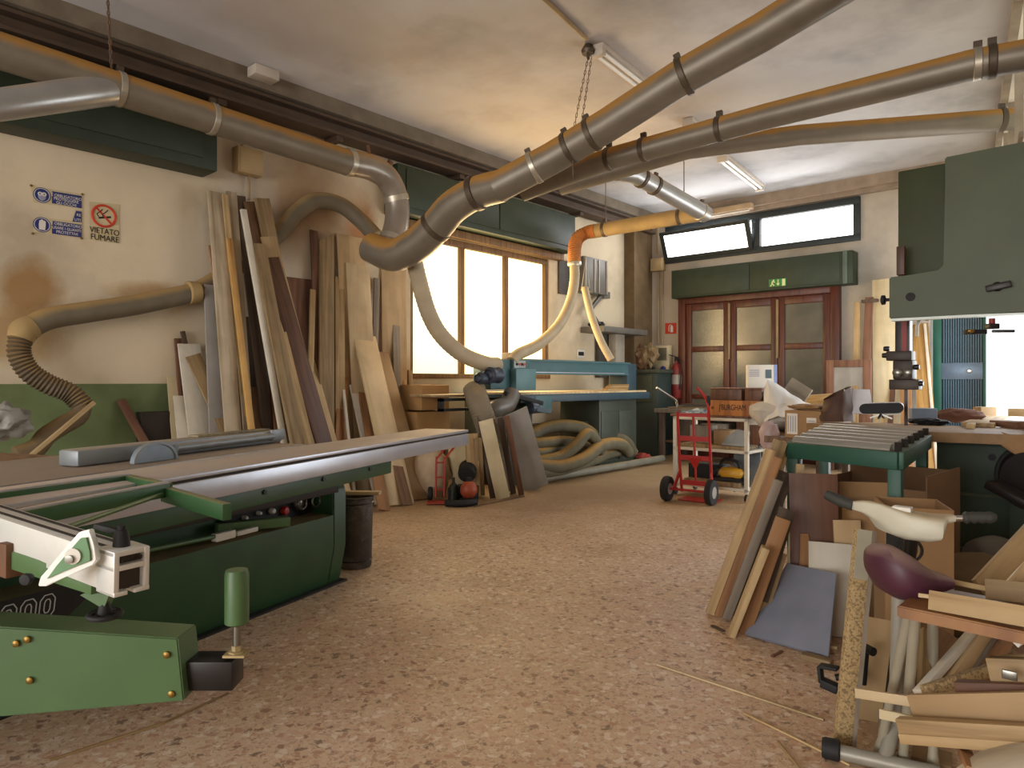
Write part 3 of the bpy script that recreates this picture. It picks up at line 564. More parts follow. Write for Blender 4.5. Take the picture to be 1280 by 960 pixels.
# (label, top, low, width, material, foot distance, head distance)
lp('white board standing just left of the grey-white panel, tallest of the short white ones', (236, 430), (250, 542), .20, 'white', .42, .06)
lp('short cream board behind the white boards at the left end of the store', (220, 471), (226, 543), .16, 'cream', .34, .04)
lp('shortest white board, in front of the other white boards', (224, 495), (229, 545), .105, 'white', .47, .12)
lp('thin brown batten peeping out left of the tall white board', (222, 423), (225, 470), .06, 'red', .22, .02, name='batten', cat='batten')
lp('dark brown batten end sticking up behind the white board', (228, 414), (234, 440), .04, 'dark', .2, .05, name='batten', cat='batten')
lp('tan plank slanting to the right across the white board', (241, 444), (284, 537), .14, 'tan', .58, .16)
lp('broad pale grey panel standing on its end beside the white boards', (269, 357), (276, 538), .21, 'lam', .36, .05, .02, 'panel', 'panel')
lp('pinkish plank with a rounded head behind the pale grey panel', (267, 307), (284, 430), .10, 'pink', .30, .03)
lp('weathered whitish plank, tall, left of the golden stick', (269, 240), (291, 535), .15, 'raw', .50, .05)
lp('narrow whitish plank right of the golden stick', (289, 240), (302, 420), .10, 'raw', .38, .03)
lp('bright golden pine stick, tallest of the thin sticks', (286, 298), (314, 535), .055, 'gold', .60, .12, .03, 'stick', 'stick')
lp('beige batten with its head under the shutter box end', (281, 243), (289, 330), .055, 'pale', .34, .10, name='batten', cat='batten')
lp('dark brown plank in the gap right of the whitish planks', (300, 245), (311, 340), .10, 'dark', .30, .02)
lp('long white painted batten leaning across the brown planks', (304, 262), (354, 548), .055, 'white', .74, .14, .03, 'batten', 'batten')
lp('tall brown plank directly behind the white painted batten', (311, 252), (356, 430), .11, 'brown', .50, .05)
lp('tall tan plank, its head the highest of the wide ones', (327, 248), (362, 420), .16, 'tan', .46, .08)
lp('light tan board overlapping the highest tan plank', (335, 296), (352, 360), .16, 'ply', .58, .12)
lp('dark walnut board leaning in front of the tan planks', (338, 322), (372, 440), .18, 'walnut', .70, .16)
lp('long knotty tan plank running down right of the white batten', (323, 305), (370, 548), .13, 'tan', .82, .20, .03)
lp('second long plank, paler, tucked behind the knotty tan one', (333, 340), (384, 545), .10, 'pale', .76, .17)
lp('clean light plywood board with a square head at the middle of the store', (379, 449), (409, 560), .25, 'plyl', .95, .16, .025, 'plywood_sheet', 'plywood sheet')
lp('rust brown plywood sheet standing nearly upright behind the planks', (375, 348), (380, 440), .30, 'red', .22, .02, .015, 'plywood_sheet', 'plywood sheet')
lp('narrow reddish plank left of the slant-headed tan board', (392, 288), (397, 430), .085, 'red', .34, .03)
lp('tan board with a slanting head', (408, 303), (408, 540), .17, 'tan', .50, .05, .025, cut=-.12)
lp('light batten left of the slant-headed board', (391, 362), (389, 440), .06, 'pale', .44, .10, name='batten', cat='batten')
lp('narrow tan plank between the slant-headed board and the tall plywood', (424, 347), (425, 540), .115, 'pine', .48, .06)
lp('tallest plywood sheet, its head just under the bent duct', (438, 295), (444, 430), .36, 'ply', .30, .03, .012, 'plywood_sheet', 'plywood sheet')
lp('tall plywood sheet leaning in front of the tallest one', (447, 331), (452, 430), .31, 'plyl', .42, .08, .012, 'plywood_sheet', 'plywood sheet')
lp('light plywood board that reaches the floor below the saw carriage', (455, 419), (503, 632), .30, 'plyl', 1.0, .16, .02, 'plywood_sheet', 'plywood sheet')
lp('narrow brown board lying on the floor-length plywood board', (466, 463), (507, 622), .13, 'brown', 1.05, .22, .015)
lp('tan board leaning to the right of the floor-length plywood', (474, 440), (522, 618), .24, 'mdf', .90, .10, .02)
lp('brown plank with its foot showing left of the floor-length plywood', (450, 470), (478, 626), .13, 'orange', 1.12, .12, .025)
lp('white plank streaked with grey leaning before the plywood', (446, 482), (460, 545), .19, 'white', .84, .22)
lp('small pale block end above the streaked white plank', (444, 459), (447, 480), .07, 'pink', .60, .14, name='batten', cat='batten')
lp('thin white strip on edge beside the orange-brown board', (427, 465), (435, 542), .03, 'white', .80, .19, .02, 'strip', 'wood strip')
lp('orange-brown board half hidden behind the thin white strip', (429, 462), (426, 540), .13, 'orange', .70, .14)
lp('wide tan sheet against the wall just left of the window', (492, 329), (494, 530), .36, 'ply', .16, .02, .012, 'plywood_sheet', 'plywood sheet')
lp('dark greyish batten hanging in front of the wide tan sheet', (471, 348), (468, 450), .075, 'grey', .30, .05, name='batten', cat='batten')
lp('grey-brown plank at the right end of the store', (495, 407), (497, 530), .10, 'grey', .36, .06)
lp('first of two round-edged poles below the window corner', (504, 463), (507, 535), .05, 'pine', .30, .06, .04, 'pole', 'pole')
lp('second pole, nearer the window, below the window corner', (512, 463), (514, 535), .055, 'tan', .32, .05, .04, 'pole', 'pole')
lp('brown square sheet between the golden stick and the white batten', (327, 485), (330, 540), .24, 'brown', .56, .18, .012, 'plywood_sheet', 'plywood sheet')
lp('dark sheet deep in the gap behind the golden stick', (319, 397), (323, 480), .26, 'dark', .26, .02, .012, 'plywood_sheet', 'plywood sheet')
lp('short splintered orange stick in front of the golden stick', (297, 460), (313, 535), .04, 'gold', .72, .22, .02, 'stick', 'stick')
lp('low dark-brown sheet at the foot of the whitish planks', (292, 495), (297, 540), .16, 'brown', .60, .12, .012, 'plywood_sheet', 'plywood sheet')
lp('thin orange stick low down left of the knotty plank', (341, 490), (346, 545), .035, 'orange', .70, .20, .02, 'stick', 'stick')
lp('reddish plank leaning alone on the green painted wall', (151, 500), (178, 548), .07, 'red', .55, .01)
m = MB(); sk = LW(176, 520, .02); m.box((XL+.002, LW(170, 500).y, 0), (XL+.12, LW(290, 500).y, .98), .004); m.thing('chest', 'low dark chest behind the white boards against the green wall', 'chest', paint('chest_dark', '#2a2018', .8))
A = F(35, 600, .45); board('long cream stick slanting in front of the corrugated hose', PD(118, 503, 4.8)+(PD(26, 580, 4.45)-PD(118, 503, 4.8))*(PD(118, 503, 4.8).z/(PD(118, 503, 4.8).z-PD(26, 580, 4.45).z)), PD(118, 503, 4.8), .03, .02, WD['pale'], V((1, -.5, 0)), 'stick', 'stick')
# ================================================================== THINGS UNDER THE SAW TIP
tr = DR(7.15, -.70); M_tr = paint('truck_red', '#a33222', .5, .1, var=.2, dirt=.3)
ht = thing('sack_truck', 'small orange-red sack truck half under the tip of the saw carriage', 'hand truck', tr)
uv = V((.751, .66, 0)); bk = V((-.66, .751, 0))
def T_(u, v, z): return tr+uv*u+bk*v+UP*z
for s_ in (-.085, .0):
    MB().tube([T_(s_, 0, .05), T_(s_, .05, .42), T_(s_+.02, .06, .46), T_(s_+.13, .26, .60)], .011, smooth=5).part('rail', M_tr, ht)
m = MB()
for z in (.12, .25, .40): m.tube([T_(-.085, .01+z*.1, z), T_(0, .01+z*.1, z)], .008)
m.part('crossbar', M_tr, ht)
MB().box((-.16, -.2, .012), (.12, -.0, .022), .003, M((uv, bk, UP)).transposed(), tr).part('toe_plate', M_tr, ht)
for s_ in (-.15, .06): MB().lathe([(.02, -.02), (.07, -.02), (.075, 0), (.07, .02), (.02, .02)], T_(s_, .06, .075), uv, 20).part('wheel', M_blk, ht)
c0 = DR(7.45, -.62); MB().lathe([(.0, 0), (.13, 0), (.19, .12), (.20, .3), (.17, .42), (.10, .5), (.05, .52), (0, .53)], DR(7.5, -.88), UP, 22).thing('sack', 'pale bulging sack behind the red sack truck', 'sack', paint('sack_cream', '#b9a284', .9, var=.2, bump=.6))
MB().blob(DR(7.6, -.52, .34), (.20, .16, .30), 3, .12, 2.2).thing('bag', 'cream crumpled bag standing right of the pale sack', 'bag', paint('sack_cream2', '#c4b28c', .9, var=.15, bump=.5))
dj = DR(7.3, -.47); g = thing('canister', 'black round canister lying behind the red jug', 'canister', dj)
MB().lathe([(0, 0), (.08, 0), (.095, .03), (.095, .18), (.07, .2), (0, .205)], dj+UP*.27-bk*.1, (bk+UP*.3), 20).part('canister_body', M_blk, g); MB().lathe([(.12, 0), (.12, .15), (0, .15)], dj+V((0,0,0)), UP, 18).part('canister_base', M_blk, g)
dj = DR(7.05, -.44); g = thing('jug', 'round orange-red jug low down beside the red sack truck', 'jug', dj)
MB().blob(dj+UP*.14, (.09, .09, .095), 5, .02, 2).part('jug_body', paint('jug_red', '#a04a30', .4, var=.15), g); MB().lathe([(.09, 0), (.1, .03), (.09, .06)], dj, UP, 18).part('jug_base', M_blk, g); MB().lathe([(.03, 0), (.03, .04), (0, .045)], dj+UP*.225, UP, 12).part('cap', M_blk, g)
MB().lathe([(0, 0), (.04, 0), (.04, .18), (.015, .21), (.015, .26), (0, .26)], DR(7.1, -.60), UP, 16).thing('bottle', 'small dark bottle between the red rails and the red jug', 'bottle', paint('bottle_dark', '#25302a', .25))
m = MB(); m.tube([DR(6.9, -.66, .035), DR(6.85, -.5, .035), DR(6.95, -.36, .035)], .033, smooth=6); m.thing('hose_piece', 'short black hose piece on the floor before the red jug', 'hose', M_blk)
# ================================================================== BOARDS LEANING ON THE SANDER
def fb(label, base, top, zt, w, mat, th=.02, D=None, name='board', cat='board', n=None, w2=None, group='boards leaning on the wide sander'):
    B = F(*base); B.z = 0.0; T = PD(top[0], top[1], D)
    return board(label, B+(T-B).normalized()*th*.5, T, w, th, WD[mat], n or V((.75, -.6, .2)), name, cat, group, 0, w2)
lp_g = 'boards leaning on the wide sander'
fb('thick round-edged tan slab, left end of the boards before the sander', (593, 624), (589, 542), 0, .13, 'pine', .07, 7.35)
fb('second tan slab pressed to the round-edged one', (601, 622), (597, 548), 0, .085, 'tan', .06, 7.3)
fb('dark brown thin board right of the tan slabs', (617, 624), (597, 500), 0, .07, 'dark', .02, 7.45)
fb('cream board with a clean face among the boards before the sander', (629, 624), (607, 525), 0, .15, 'cream', .02, 7.15)
fb('grey-brown board behind the cream one', (634, 616), (621, 522), 0, .12, 'grey', .02, 7.5)
fb('dark narrow board between the cream and the big grey board', (642, 618), (625, 522), 0, .06, 'dark', .02, 7.3)
fb('second dark narrow board beside the big grey board', (652, 620), (633, 520), 0, .06, 'walnut', .02, 7.3)
fb('big flat grey board, right end of the boards before the sander', (671, 612), (643, 515), 0, .30, 'lam', .018, 7.4)
board('thin strip lying on the floor before the leaning boards', F(593, 634)+UP*.008, F(655, 621)+UP*.008, .02, .012, WD['brown'], UP, 'strip', 'wood strip')
# ================================================================== WIDE BELT SANDER
M_teal = paint('sander_teal', '#416468', .5, .05, var=.12, dust='#8a7a5a', lo=.5, hi=1.2, dirt=.2)
M_tealL = paint('sander_teal_light', '#557c80', .48, var=.08, dirt=.12)
M_tealD = paint('sander_teal_dark', '#2f4652', .5, var=.15)
M_motor = paint('motor_blue_grey', '#3a4250', .45, .3, var=.2)
M_hose = paint('hose_grey', '#7a6d58', .7, var=.15, dust='#a98a58', lo=.3, hi=1.1)
M_hoseL = paint('hose_tan', '#a8987c', .65, var=.12, dust='#b09a70', lo=.4, hi=1.2)
M_olive = paint('machine_olive', '#3e4438', .55, var=.15, dirt=.3)
def SX(px, py, x=-5.3):
    d = ray(px, py); return CAM+d*(x/d.x)
sd_ = thing('wide_sander', 'teal wide belt sanding machine with a long beam under the bright window', 'sanding machine', V((-5.7, 7.2, 0)))
MB().box((-5.95, 6.05, 1.15), (-5.30, 6.36, 1.50), .01).box((-5.50, 5.70, 1.15), (-5.33, 6.05, 1.50), .01).part('motor_housing', M_teal, sd_)
MB().box((-5.33, 6.04, 1.14), (-5.24, 6.40, 1.39), .006).part('cover_panel', M_tealL, sd_)
sp_ = MB().box((-5.30, 6.06, 1.40), (-5.285, 6.26, 1.485), .003).part('switch_plate', paint('switch_plate_grey', '#9aa4a0', .4), sd_)
for y, c in ((6.10, M_blk), (6.15, M_red), (6.19, M_blk), (6.23, M_red)): MB().lathe([(.016, 0), (.016, .012), (0, .014)], (-5.286, y, 1.443), V((1,0,0)), 12).part('switch_button', c, sp_)
MB().box((-5.5, 6.07, 1.50), (-5.36, 6.24, 1.58), .006).part('junction_cover', paint('tan_cover', '#b8a88c', .6), sd_)
m = MB(); m.box((-5.75, 6.36, 1.33), (-5.38, 8.72, 1.35)).box((-5.75, 6.36, 1.35), (-5.40, 8.72, 1.49)).box((-5.77, 6.36, 1.49), (-5.36, 8.72, 1.515)); m.part('beam', M_teal, sd_)
MB().box((-5.395, 6.5, 1.35), (-5.385, 8.6, 1.36)).part('beam_rule', M_alu, sd_)
MB().box((-6.15, 6.15, 1.04), (-5.28, 9.1, 1.085), .006).box((-5.31, 6.15, .99), (-5.26, 9.1, 1.075), .006).part('table_frame', M_tealD, sd_)
MB().box((-6.12, 6.18, 1.085), (-5.29, 9.05, 1.11), .004).part('table_bed', wood('bed_board', '#d6bd92', '#c0a274', sz=.6), sd_)
for y0, y1 in ((8.0, 8.98), (6.05, 6.55)):
    c_ = MB().box((-6.1, y0, .0), (-5.42, y1, 1.04), .01).part('pedestal', M_olive, sd_)
    MB().box((-5.42, y0+.04, .12), (-5.41, (y0+y1)/2-.01, .82), .003).part('door_panel', M_olive, c_); MB().box((-5.42, (y0+y1)/2+.01, .12), (-5.41, y1-.04, .82), .003).part('door_panel', M_olive, c_)
MB().box((-5.9, 6.5, .62), (-5.6, 8.0, .68)).part('tie_bar', M_olive, sd_)
MB().box((-5.72, 8.72, 1.111), (-5.42, 8.98, 1.50), .008).part('end_frame', M_tealD, sd_)
MB().box((-5.45, 6.4, .86), (-5.25, 6.72, 1.07), .006).part('end_bracket', M_teal, sd_)
m = MB(); m.box((-5.5, 5.05, 1.03), (-5.44, 6.1, 1.06)).box((-5.5, 5.05, .92), (-5.44, 6.1, .95)).box((-5.5, 5.05, .92), (-5.44, 5.09, 1.06)); m.part('infeed_rail', M_blk, sd_)
MB().box((-5.9, 5.0, 1.075), (-5.45, 5.55, 1.10), .003).part('infeed_shelf', WD['tan'], sd_)
for (px, py, r, l, D) in ((597, 473, .068, .16, 7.5), (610, 469, .09, .16, 7.58)):
    c_ = PD(px, py, D); mo = MB().lathe([(r*.55, 0), (r*.8, .01), (r, .03), (r, .05), (r*.93, .055), (r*.93, l), (r, l+.01), (r, l+.03), (0, l+.03)], c_, V((-.1, 1, 0)), 24).part('motor', M_motor, sd_)
    MB().torus(c_+V((0,-.002,0)), V((-.1, 1, 0)), r*.62, .008).part('fan_ring', M_blks, mo)
m = MB(); m.bar(SX(632, 492, -5.2), SX(678, 504, -5.2), .05, .04, V((1,0,0)), .006); m.part('lever', M_blk, sd_)
c_ = SX(662, 510, -5.22); m = MB(); m.lathe([(.07, 0), (.075, .02), (.06, .12), (0, .12)], c_, V((0,1,0)), 18); m.part('feed_motor', M_motor, sd_)
m = MB(); m.bar(c_+V((.03,-.0,.0)), c_+V((.06,.3,-.05)), .05, .05); m.part('feed_arm', M_tealD, sd_)
m = MB(); m.tube([SX(640, 492, -5.25), SX(634, 505, -5.2), SX(620, 511, -5.2), SX(610, 520, -5.25)], .10, smooth=6); m.part('dust_outlet', paint('outlet_grey', '#6e6a64', .4, .3), sd_)
MB().tube([SX(592, 484, -5.35), SX(597, 500, -5.25), SX(604, 520, -5.2), SX(612, 545, -5.2), SX(618, 575, -5.22)], .125, 16, smooth=8, rib=(.03, .05)).part('dust_hose', M_hose, sd_)
for k in range(4): board(('lowest','second','third','topmost')[k]+' thin yellow slat stacked at the far end of the sander table', (-5.40+.01*k, 8.1+.03*k, 1.123+.022*k), (-5.42+.012*k, 8.66, 1.123+.022*k), .11-.012*k, .018, WD['gold' if k%2 else 'pale'], UP, 'slat', 'wood slat', 'slats on the sander table')
# hoses heaped on the floor under the sander
HP = 'suction hoses heaped under the sander'
def hose(label, pts, r, mat=None, group=HP, rib=(.035, .07), name='hose', cat='hose', seg=14, floor=True):
    P = [PD(*p) for p in pts]
    if floor:
        for p in P: p.z = max(p.z, r+.004)
    return MB().tube(P, r, seg, smooth=8, rib=rib).thing(name, label, cat, mat or M_hose, group)
M_hz = paint('hose_olive', '#5e5844', .75, var=.2, dust='#a8803f', lo=.3, hi=.95)
hose('uppermost hose of the heap, arching over the others', [(655, 548, 8.6), (680, 536, 8.9), (706, 532, 9.2), (730, 536, 9.5), (748, 549, 9.7), (762, 566, 9.8)], .085, M_hz)
hose('hose running flat just beneath the arching one', [(658, 556, 8.5), (685, 553, 8.7), (708, 552, 9.0), (728, 556, 9.3), (742, 566, 9.5)], .075, M_hz)
hose('yellow-dusted hose bending up to a point in the middle of the heap', [(672, 577, 8.4), (700, 571, 8.6), (720, 557, 8.7), (734, 542, 8.85), (745, 552, 9.1), (752, 565, 9.2)], .075, M_hz)
hose('olive hose curving right across the front of the heap', [(668, 582, 8.25), (700, 583, 8.5), (730, 573, 8.75), (752, 557, 9.15), (775, 555, 9.6), (786, 566, 9.9)], .085, M_hz)
hose('lowest hose lying along the grey floor pipe', [(676, 592, 8.3), (708, 586, 8.7), (738, 576, 9.2), (764, 566, 9.7), (784, 562, 10.0)], .08, M_hz)
hose('short hose end sticking out low at the left of the heap', [(660, 566, 8.5), (678, 566, 8.6), (698, 560, 8.9), (716, 562, 9.1)], .07, M_hz)
hose('olive hose between the flat one and the yellow-dusted one', [(662, 570, 8.7), (690, 562, 8.95), (714, 563, 9.15), (734, 560, 9.4), (756, 568, 9.7)], .07, M_hz)
hose('hose looping low behind the right end of the heap', [(738, 570, 9.5), (752, 548, 9.8), (770, 545, 10.0), (784, 553, 10.2), (792, 566, 10.3)], .075, M_hz)
pb = MB().tube([V((-5.22, 6.5, .075)), V((-5.22, 9.4, .075))], .05, 16).tube([V((-5.22, 6.5, .075)), V((-5.22, 6.56, .075))], .058).thing('floor_pipe', 'long straight grey pipe lying on the floor before the hose heap', 'pipe', paint('pipe_grey', '#7c7a6c', .5, .2, dust='#98835c', lo=.5, hi=1.2))
MB().blob((-5.35, 9.05, .09), (.12, .14, .085), 8, .2, 3).thing('rag', 'crumpled red rag at the right end of the hose heap', 'rag', paint('rag_red', '#93382a', .9, bump=.5))
# boxes below the window
for i, (px, py, w_, h_, zz, lab) in enumerate(((527, 500, .5, .26, .0, 'brown carton below the window, lower of two'), (530, 480, .42, .2, .0, 'brown carton below the window, upper of two'))):
    c_ = LW(px, py, .35); z0 = .62 if i == 0 else .92
    t = thing('carton', lab, 'carton', V((XL+.35, c_.y, z0)), 'cartons below the window')
    MB().box((XL+.12, c_.y-w_/2, z0), (XL+.55, c_.y+w_/2, z0+.28), .005).part('box_body', paint('carton_brown', '#a07a4a', .85, var=.1), t); MB().box((XL+.1, c_.y-w_/2+.02, z0+.28), (XL+.33, c_.y+w_/2-.02, z0+.285)).part('flap', paint('carton_brown', '#a07a4a'), t)
c_ = LW(527, 500, .35); t = thing('low_shelf', 'low wooden shelf carrying cartons below the window', 'shelf', V((XL+.35, c_.y, 0)))
MB().box((XL+.08, c_.y-.4, .585), (XL+.62, c_.y+.55, .615), .003).part('shelf_board', WD['tan'], t)
for dx in (.12, .56):
    for dy in (-.36, .5): MB().box((XL+dx, c_.y+dy, 0), (XL+dx+.05, c_.y+dy+.05, .585)).part('leg', WD['brown'], t)
# ---- things on the left wall near the corner
M_wcab = paint('grey_cabinet', '#6a665e', .5, .1, var=.12)
ca_ = thing('wall_cabinet', 'grey wall cabinet with upright bars, left of the room corner', 'cabinet', LW(745, 367, .12))
y0, y1 = LW(730, 345, .2).y, LW(760, 345, .2).y; z0, z1 = zl(745, 367, .2), zl(745, 323, .2)
MB().box((XL+.01, y0, z0), (XL+.2, y1, z1), .006).part('cabinet_body', M_wcab, ca_)
for k in (.05, .42, .60, .93): MB().box((XL+.2, y0+(y1-y0)*k-.012, z0+.02), (XL+.215, y0+(y1-y0)*k+.012, z1-.02)).part('bar', paint('bar_pale', '#a89c8c', .5), ca_)
MB().box((XL+.005, LW(697, 345).y, zl(704, 368)), (XL+.03, LW(711, 345).y, zl(704, 326)), .003).thing('wall_board', 'dark grey board fixed to the wall just right of the bright window', 'board', paint('wallboard_dark', '#4b4640', .6))
ar = thing('wall_bracket', 'grey angled bracket arm on the wall below the grey cabinet', 'bracket', LW(745, 405, .1))
MB().bar(LW(752, 369, .12), LW(737, 388, .25), .06, .05, V((1,0,0)), .004).part('upper_arm', M_wcab, ar); MB().bar(LW(737, 388, .25), LW(750, 408, .25), .05, .05, V((1,0,0)), .004).part('lower_arm', M_wcab, ar); MB().box((XL+.005, LW(749, 368, .05).y, zl(752, 373, .05)), (XL+.14, LW(757, 368, .05).y, zl(752, 365, .05))).part('wall_plate', M_wcab, ar)
ws = thing('wall_shelf', 'grey metal wall shelf on a post beside the room corner', 'shelf', LW(768, 446, .2))
y0, y1 = LW(745, 412, .3).y, LW(787, 412, .1).y; z = zl(768, 417, .3)
MB().box((XL+.005, y0, z), (XL+.45, y1, z+.09), .005).part('shelf_box', M_wcab, ws)
MB().box((XL+.12, LW(766, 430, .2).y, 1.12), (XL+.26, LW(777, 430, .2).y, z), .005).part('post', paint('post_pale', '#a39a8c', .5), ws)
MB().box((XL+.02, LW(756, 430, .2).y, 1.3), (XL+.1, LW(766, 430, .2).y, z), .005).part('back_plate', paint('post_dark', '#45403a', .6), ws)
MB().blob((XL+.2, LW(752, 405, .3).y, z+.13), (.1, .16, .05), 4, .25, 3).thing('tool_heap', 'small dark heap of tools on the grey wall shelf', 'tools', M_blks)
so = thing('wall_socket', 'small white socket on the wall above the sander beam', 'socket', LW(725, 445)); yy = LW(725, 445).y; zz = zl(725, 443)
MB().box((XL+.001, yy-.1, zz-.06), (XL+.02, yy+.1, zz+.08), .004).part('socket_plate', M_wht, so); MB().box((XL+.02, yy-.07, zz-.02), (XL+.026, yy+.07, zz+.04), .002).part('outlet', M_blk, so)
MB().box((XL, 10.2, 0), (XL+.2, YB, ZC-.2)).struct('trim_corner', paint('corner_brown', '#6d583c', .85, dirt=.3))
# ---- junction boxes and conduits
M_jb = paint('junction_tan', '#b59c72', .6, var=.08); M_cond = paint('conduit_tan', '#a08a66', .6)
jb = thing('junction_box', 'tan junction box high on the left wall above the tallest boards', 'junction box', LW(311, 215))
y0, y1 = LW(297, 200, .12).y, LW(329, 200, .12).y
MB().box((XL+.01, y0, zl(312, 217, .12)), (XL+.13, y1, zl(312, 185, .12)), .008).part('box_body', M_jb, jb); MB().box((XL+.13, y0+.02, zl(312, 215, .12)), (XL+.138, y1-.02, zl(312, 187, .12)), .003).part('lid', M_jb, jb)
MB().tube([LW(311, 216, .05), LW(311, 250, .05)], .014, 8).part('conduit', M_cond, jb); MB().tube([LW(301, 150, .05), LW(303, 190, .05)], .014, 8).part('conduit', M_cond, jb)
jb = thing('junction_box', 'tan junction box on the back wall left of the tilted window', 'junction box', BW(825, 330))
MB().box((xv(817), YB-.12, 3.16), (xv(832), YB-.005, 3.38), .008).part('box_body', M_jb, jb); MB().box((xv(818), YB-.128, 3.18), (xv(831), YB-.12, 3.36), .003).part('lid', M_jb, jb)
for px in (823, 828): MB().tube([BW(px, 331, .03), BW(px, 430, .03)], .016, 8).part('conduit', M_cond, jb)
MB().tube([BW(822, 318, .03), BW(822, 285, .03)], .016, 8).part('conduit', M_cond, jb)
# ================================================================== DUST DUCTS, HOSES, CHAINS, LAMPS
M_duct = paint('duct_grey', '#7d7466', .45, .35, var=.1, dust='#a67a3a', lo=.05, hi=.45, dirt=.2, dirtc='#5c4e3a')
M_ductS = paint('duct_silver', '#a9a8a6', .32, .6, var=.08, dust='#a68a5a', lo=.5, hi=1.2)
M_ductY = paint('duct_dusty', '#a08658', .75, .05, var=.18, dust='#a08658', lo=.2, hi=.9)
M_wrap = paint('wrapped_duct', '#8a8074', .3, .3, var=.15, dust='#a6804a', lo=.2, hi=.7, dirt=.3, dirtc='#5a4a38')
M_clamp = paint('clamp_steel', '#b0a898', .35, .6); M_clampd = paint('clamp_dark', '#54483a', .5, .4)
def duct(label, pts, r, clamps=(), mat=None, bends=(), name='dust_duct', smooth=0):
    P = [PD(*p) for p in pts]; t = thing(name, label, 'duct', P[0])
    rs = r if isinstance(r, list) else [r]*len(P)
    MB().tube(P, rs, 24, smooth=smooth).part('pipe', mat or M_duct, t)
    for px, py, D, rr, ax, kind in clamps:
        c_ = PD(px, py, D); a_ = (PD(*ax[1])-PD(*ax[0])).normalized()
        cl = MB().lathe([(rr, -.025), (rr+.008, -.02), (rr+.008, .02), (rr, .025)], c_, a_, 24).part('clamp_band', M_clamp if kind == 0 else M_clampd, t)
        tt = a_.cross(UP).normalized().cross(a_); tt = tt if tt.z > 0 else -tt
        MB().bar(c_+tt*(rr), c_+tt*(rr+.05), .03, .05, a_).part('clamp_lug', M_clampd, cl)
    return t
def onl(pts, px):                      # point of a run at a given bearing, with its direction
    for a, b in zip(pts, pts[1:]):
        if min(a[0], b[0]) <= px <= max(a[0], b[0]):
            t = (px-a[0])/(b[0]-a[0]); ia = 1/a[2]; ib = 1/b[2]; D = 1/(ia+(ib-ia)*t); return (px, a[1]+(b[1]-a[1])*t, D, (a, b))
def cl(pts, pxs, r, kind=0): return [(*onl(pts, p)[:3], r, onl(pts, p)[3], kind) for p in pxs]
def XP(px, py, x=-5.72):
    d = ray(px, py); return (px, py, x/d.x)
d1p = [XP(-120, 25), XP(440, 205)]
duct('long grey duct along the left wall, dusty on top, ending in a bend down', d1p, .125, cl(d1p, (149, 265), .125))
eb_ = [XP(436, 203), XP(462, 209), XP(483, 222), XP(495, 248), XP(496, 276), XP(490, 300), XP(479, 322)]
P = [PD(*p) for p in eb_]; t = thing('duct_bend', 'shiny taped bend carrying the left wall duct down to the junction', 'duct', P[3])
MB().tube(P, .128, 22, smooth=5).part('pipe', M_wrap, t)
for p in (0, 3, 5): MB().lathe([(.128, -.03), (.134, -.028), (.134, .028), (.128, .03)], P[p], (P[p+1]-P[max(0, p-1)]).normalized(), 24).part('tape_band', M_clamp, t)
MB().tube([P[1]+UP*.12, P[1]+UP*.22-RT*.02], .018).part('hanger_stub', M_rust, t); MB().tube([P[2]+UP*.10, P[2]+UP*.17+RT*.05], .035).part('spigot', M_rust, t)
br_ = [(-120, 142, 4.2), (0, 131, 4.5), (135, 112, 5.2)]
duct('grey branch duct meeting the left wall duct above the safety notices', br_, [.10, .10, .115], [], M_ductS)
mp = [(462, 309, 7.15), (492, 319, 7.0), (520, 306, 6.85), (545, 283, 6.7), (566, 259, 6.55), (596, 241, 6.4), (628, 232, 6.25)]
P = [PD(*p) for p in mp]; t = thing('duct_bend', 'thick grey elbow rising from the left junction to the main duct', 'duct', P[0])
MB().tube(P, [.15, .165, .165, .16, .155, .15, .145], 24, smooth=5).part('pipe', M_duct, t)
for p in (3, 5): MB().lathe([(.158, -.03), (.166, -.028), (.166, .028), (.158, .03)], P[p], (P[p+1]-P[p-1]).normalized(), 24).part('tape_band', M_clampd, t)
mm = [(620, 235, 6.25), (690, 198, 6.08), (760, 156, 5.8), (850, 98, 5.4), (950, 42, 5.1), (1085, -40, 4.62)]
duct('main thick grey duct climbing from the junction to the ceiling at top right', mm, .138, cl(mm, (712, 740), .138, 1)+cl(mm, (668,), .138, 0)+cl(mm, (855,), .146, 1))
m2 = [(652, 239, 6.7), (760, 199, 6.4), (960, 145, 5.5), (1212, 82, 4.6), (1330, 60, 4.35)]
duct('thinner grey duct running right below the main one to a bend at the edge', m2, .10, cl(m2, (762, 805, 900), .10, 1)+cl(m2, (1222,), .10, 0)+cl(m2, (1240,), .103, 1))
m3 = [(700, 233, 7.7), (860, 187, 7.2), (1000, 169, 6.85), (1330, 144, 6.3)]
duct('lowest of the three ducts fanning to the right, nearly level', m3, .10, cl(m3, (1252,), .10, 1))
ms = [(772, 214, 7.75), (792, 217, 7.95), (882, 268, 8.75)]
t = duct('bright silver duct piece below the fan of ducts', ms, .105, cl(ms, (802, 818), .108, 1)+cl(ms, (876,), .105, 0), M_ductS)
my = [(737, 290, 10.0), (880, 266, 8.9)]
t = duct('level yellow-dusted duct left of the tilted window', my, .098, cl(my, (756, 850), .098, 1), M_ductY)
P = [PD(*p) for p in ((745, 288, 9.9), (733, 291, 10.0), (722, 298, 10.0), (718, 312, 9.95), (718, 330, 9.9))]; t = thing('duct_bend', 'crumpled orange bend at the left end of the yellow-dusted duct', 'duct', P[2])
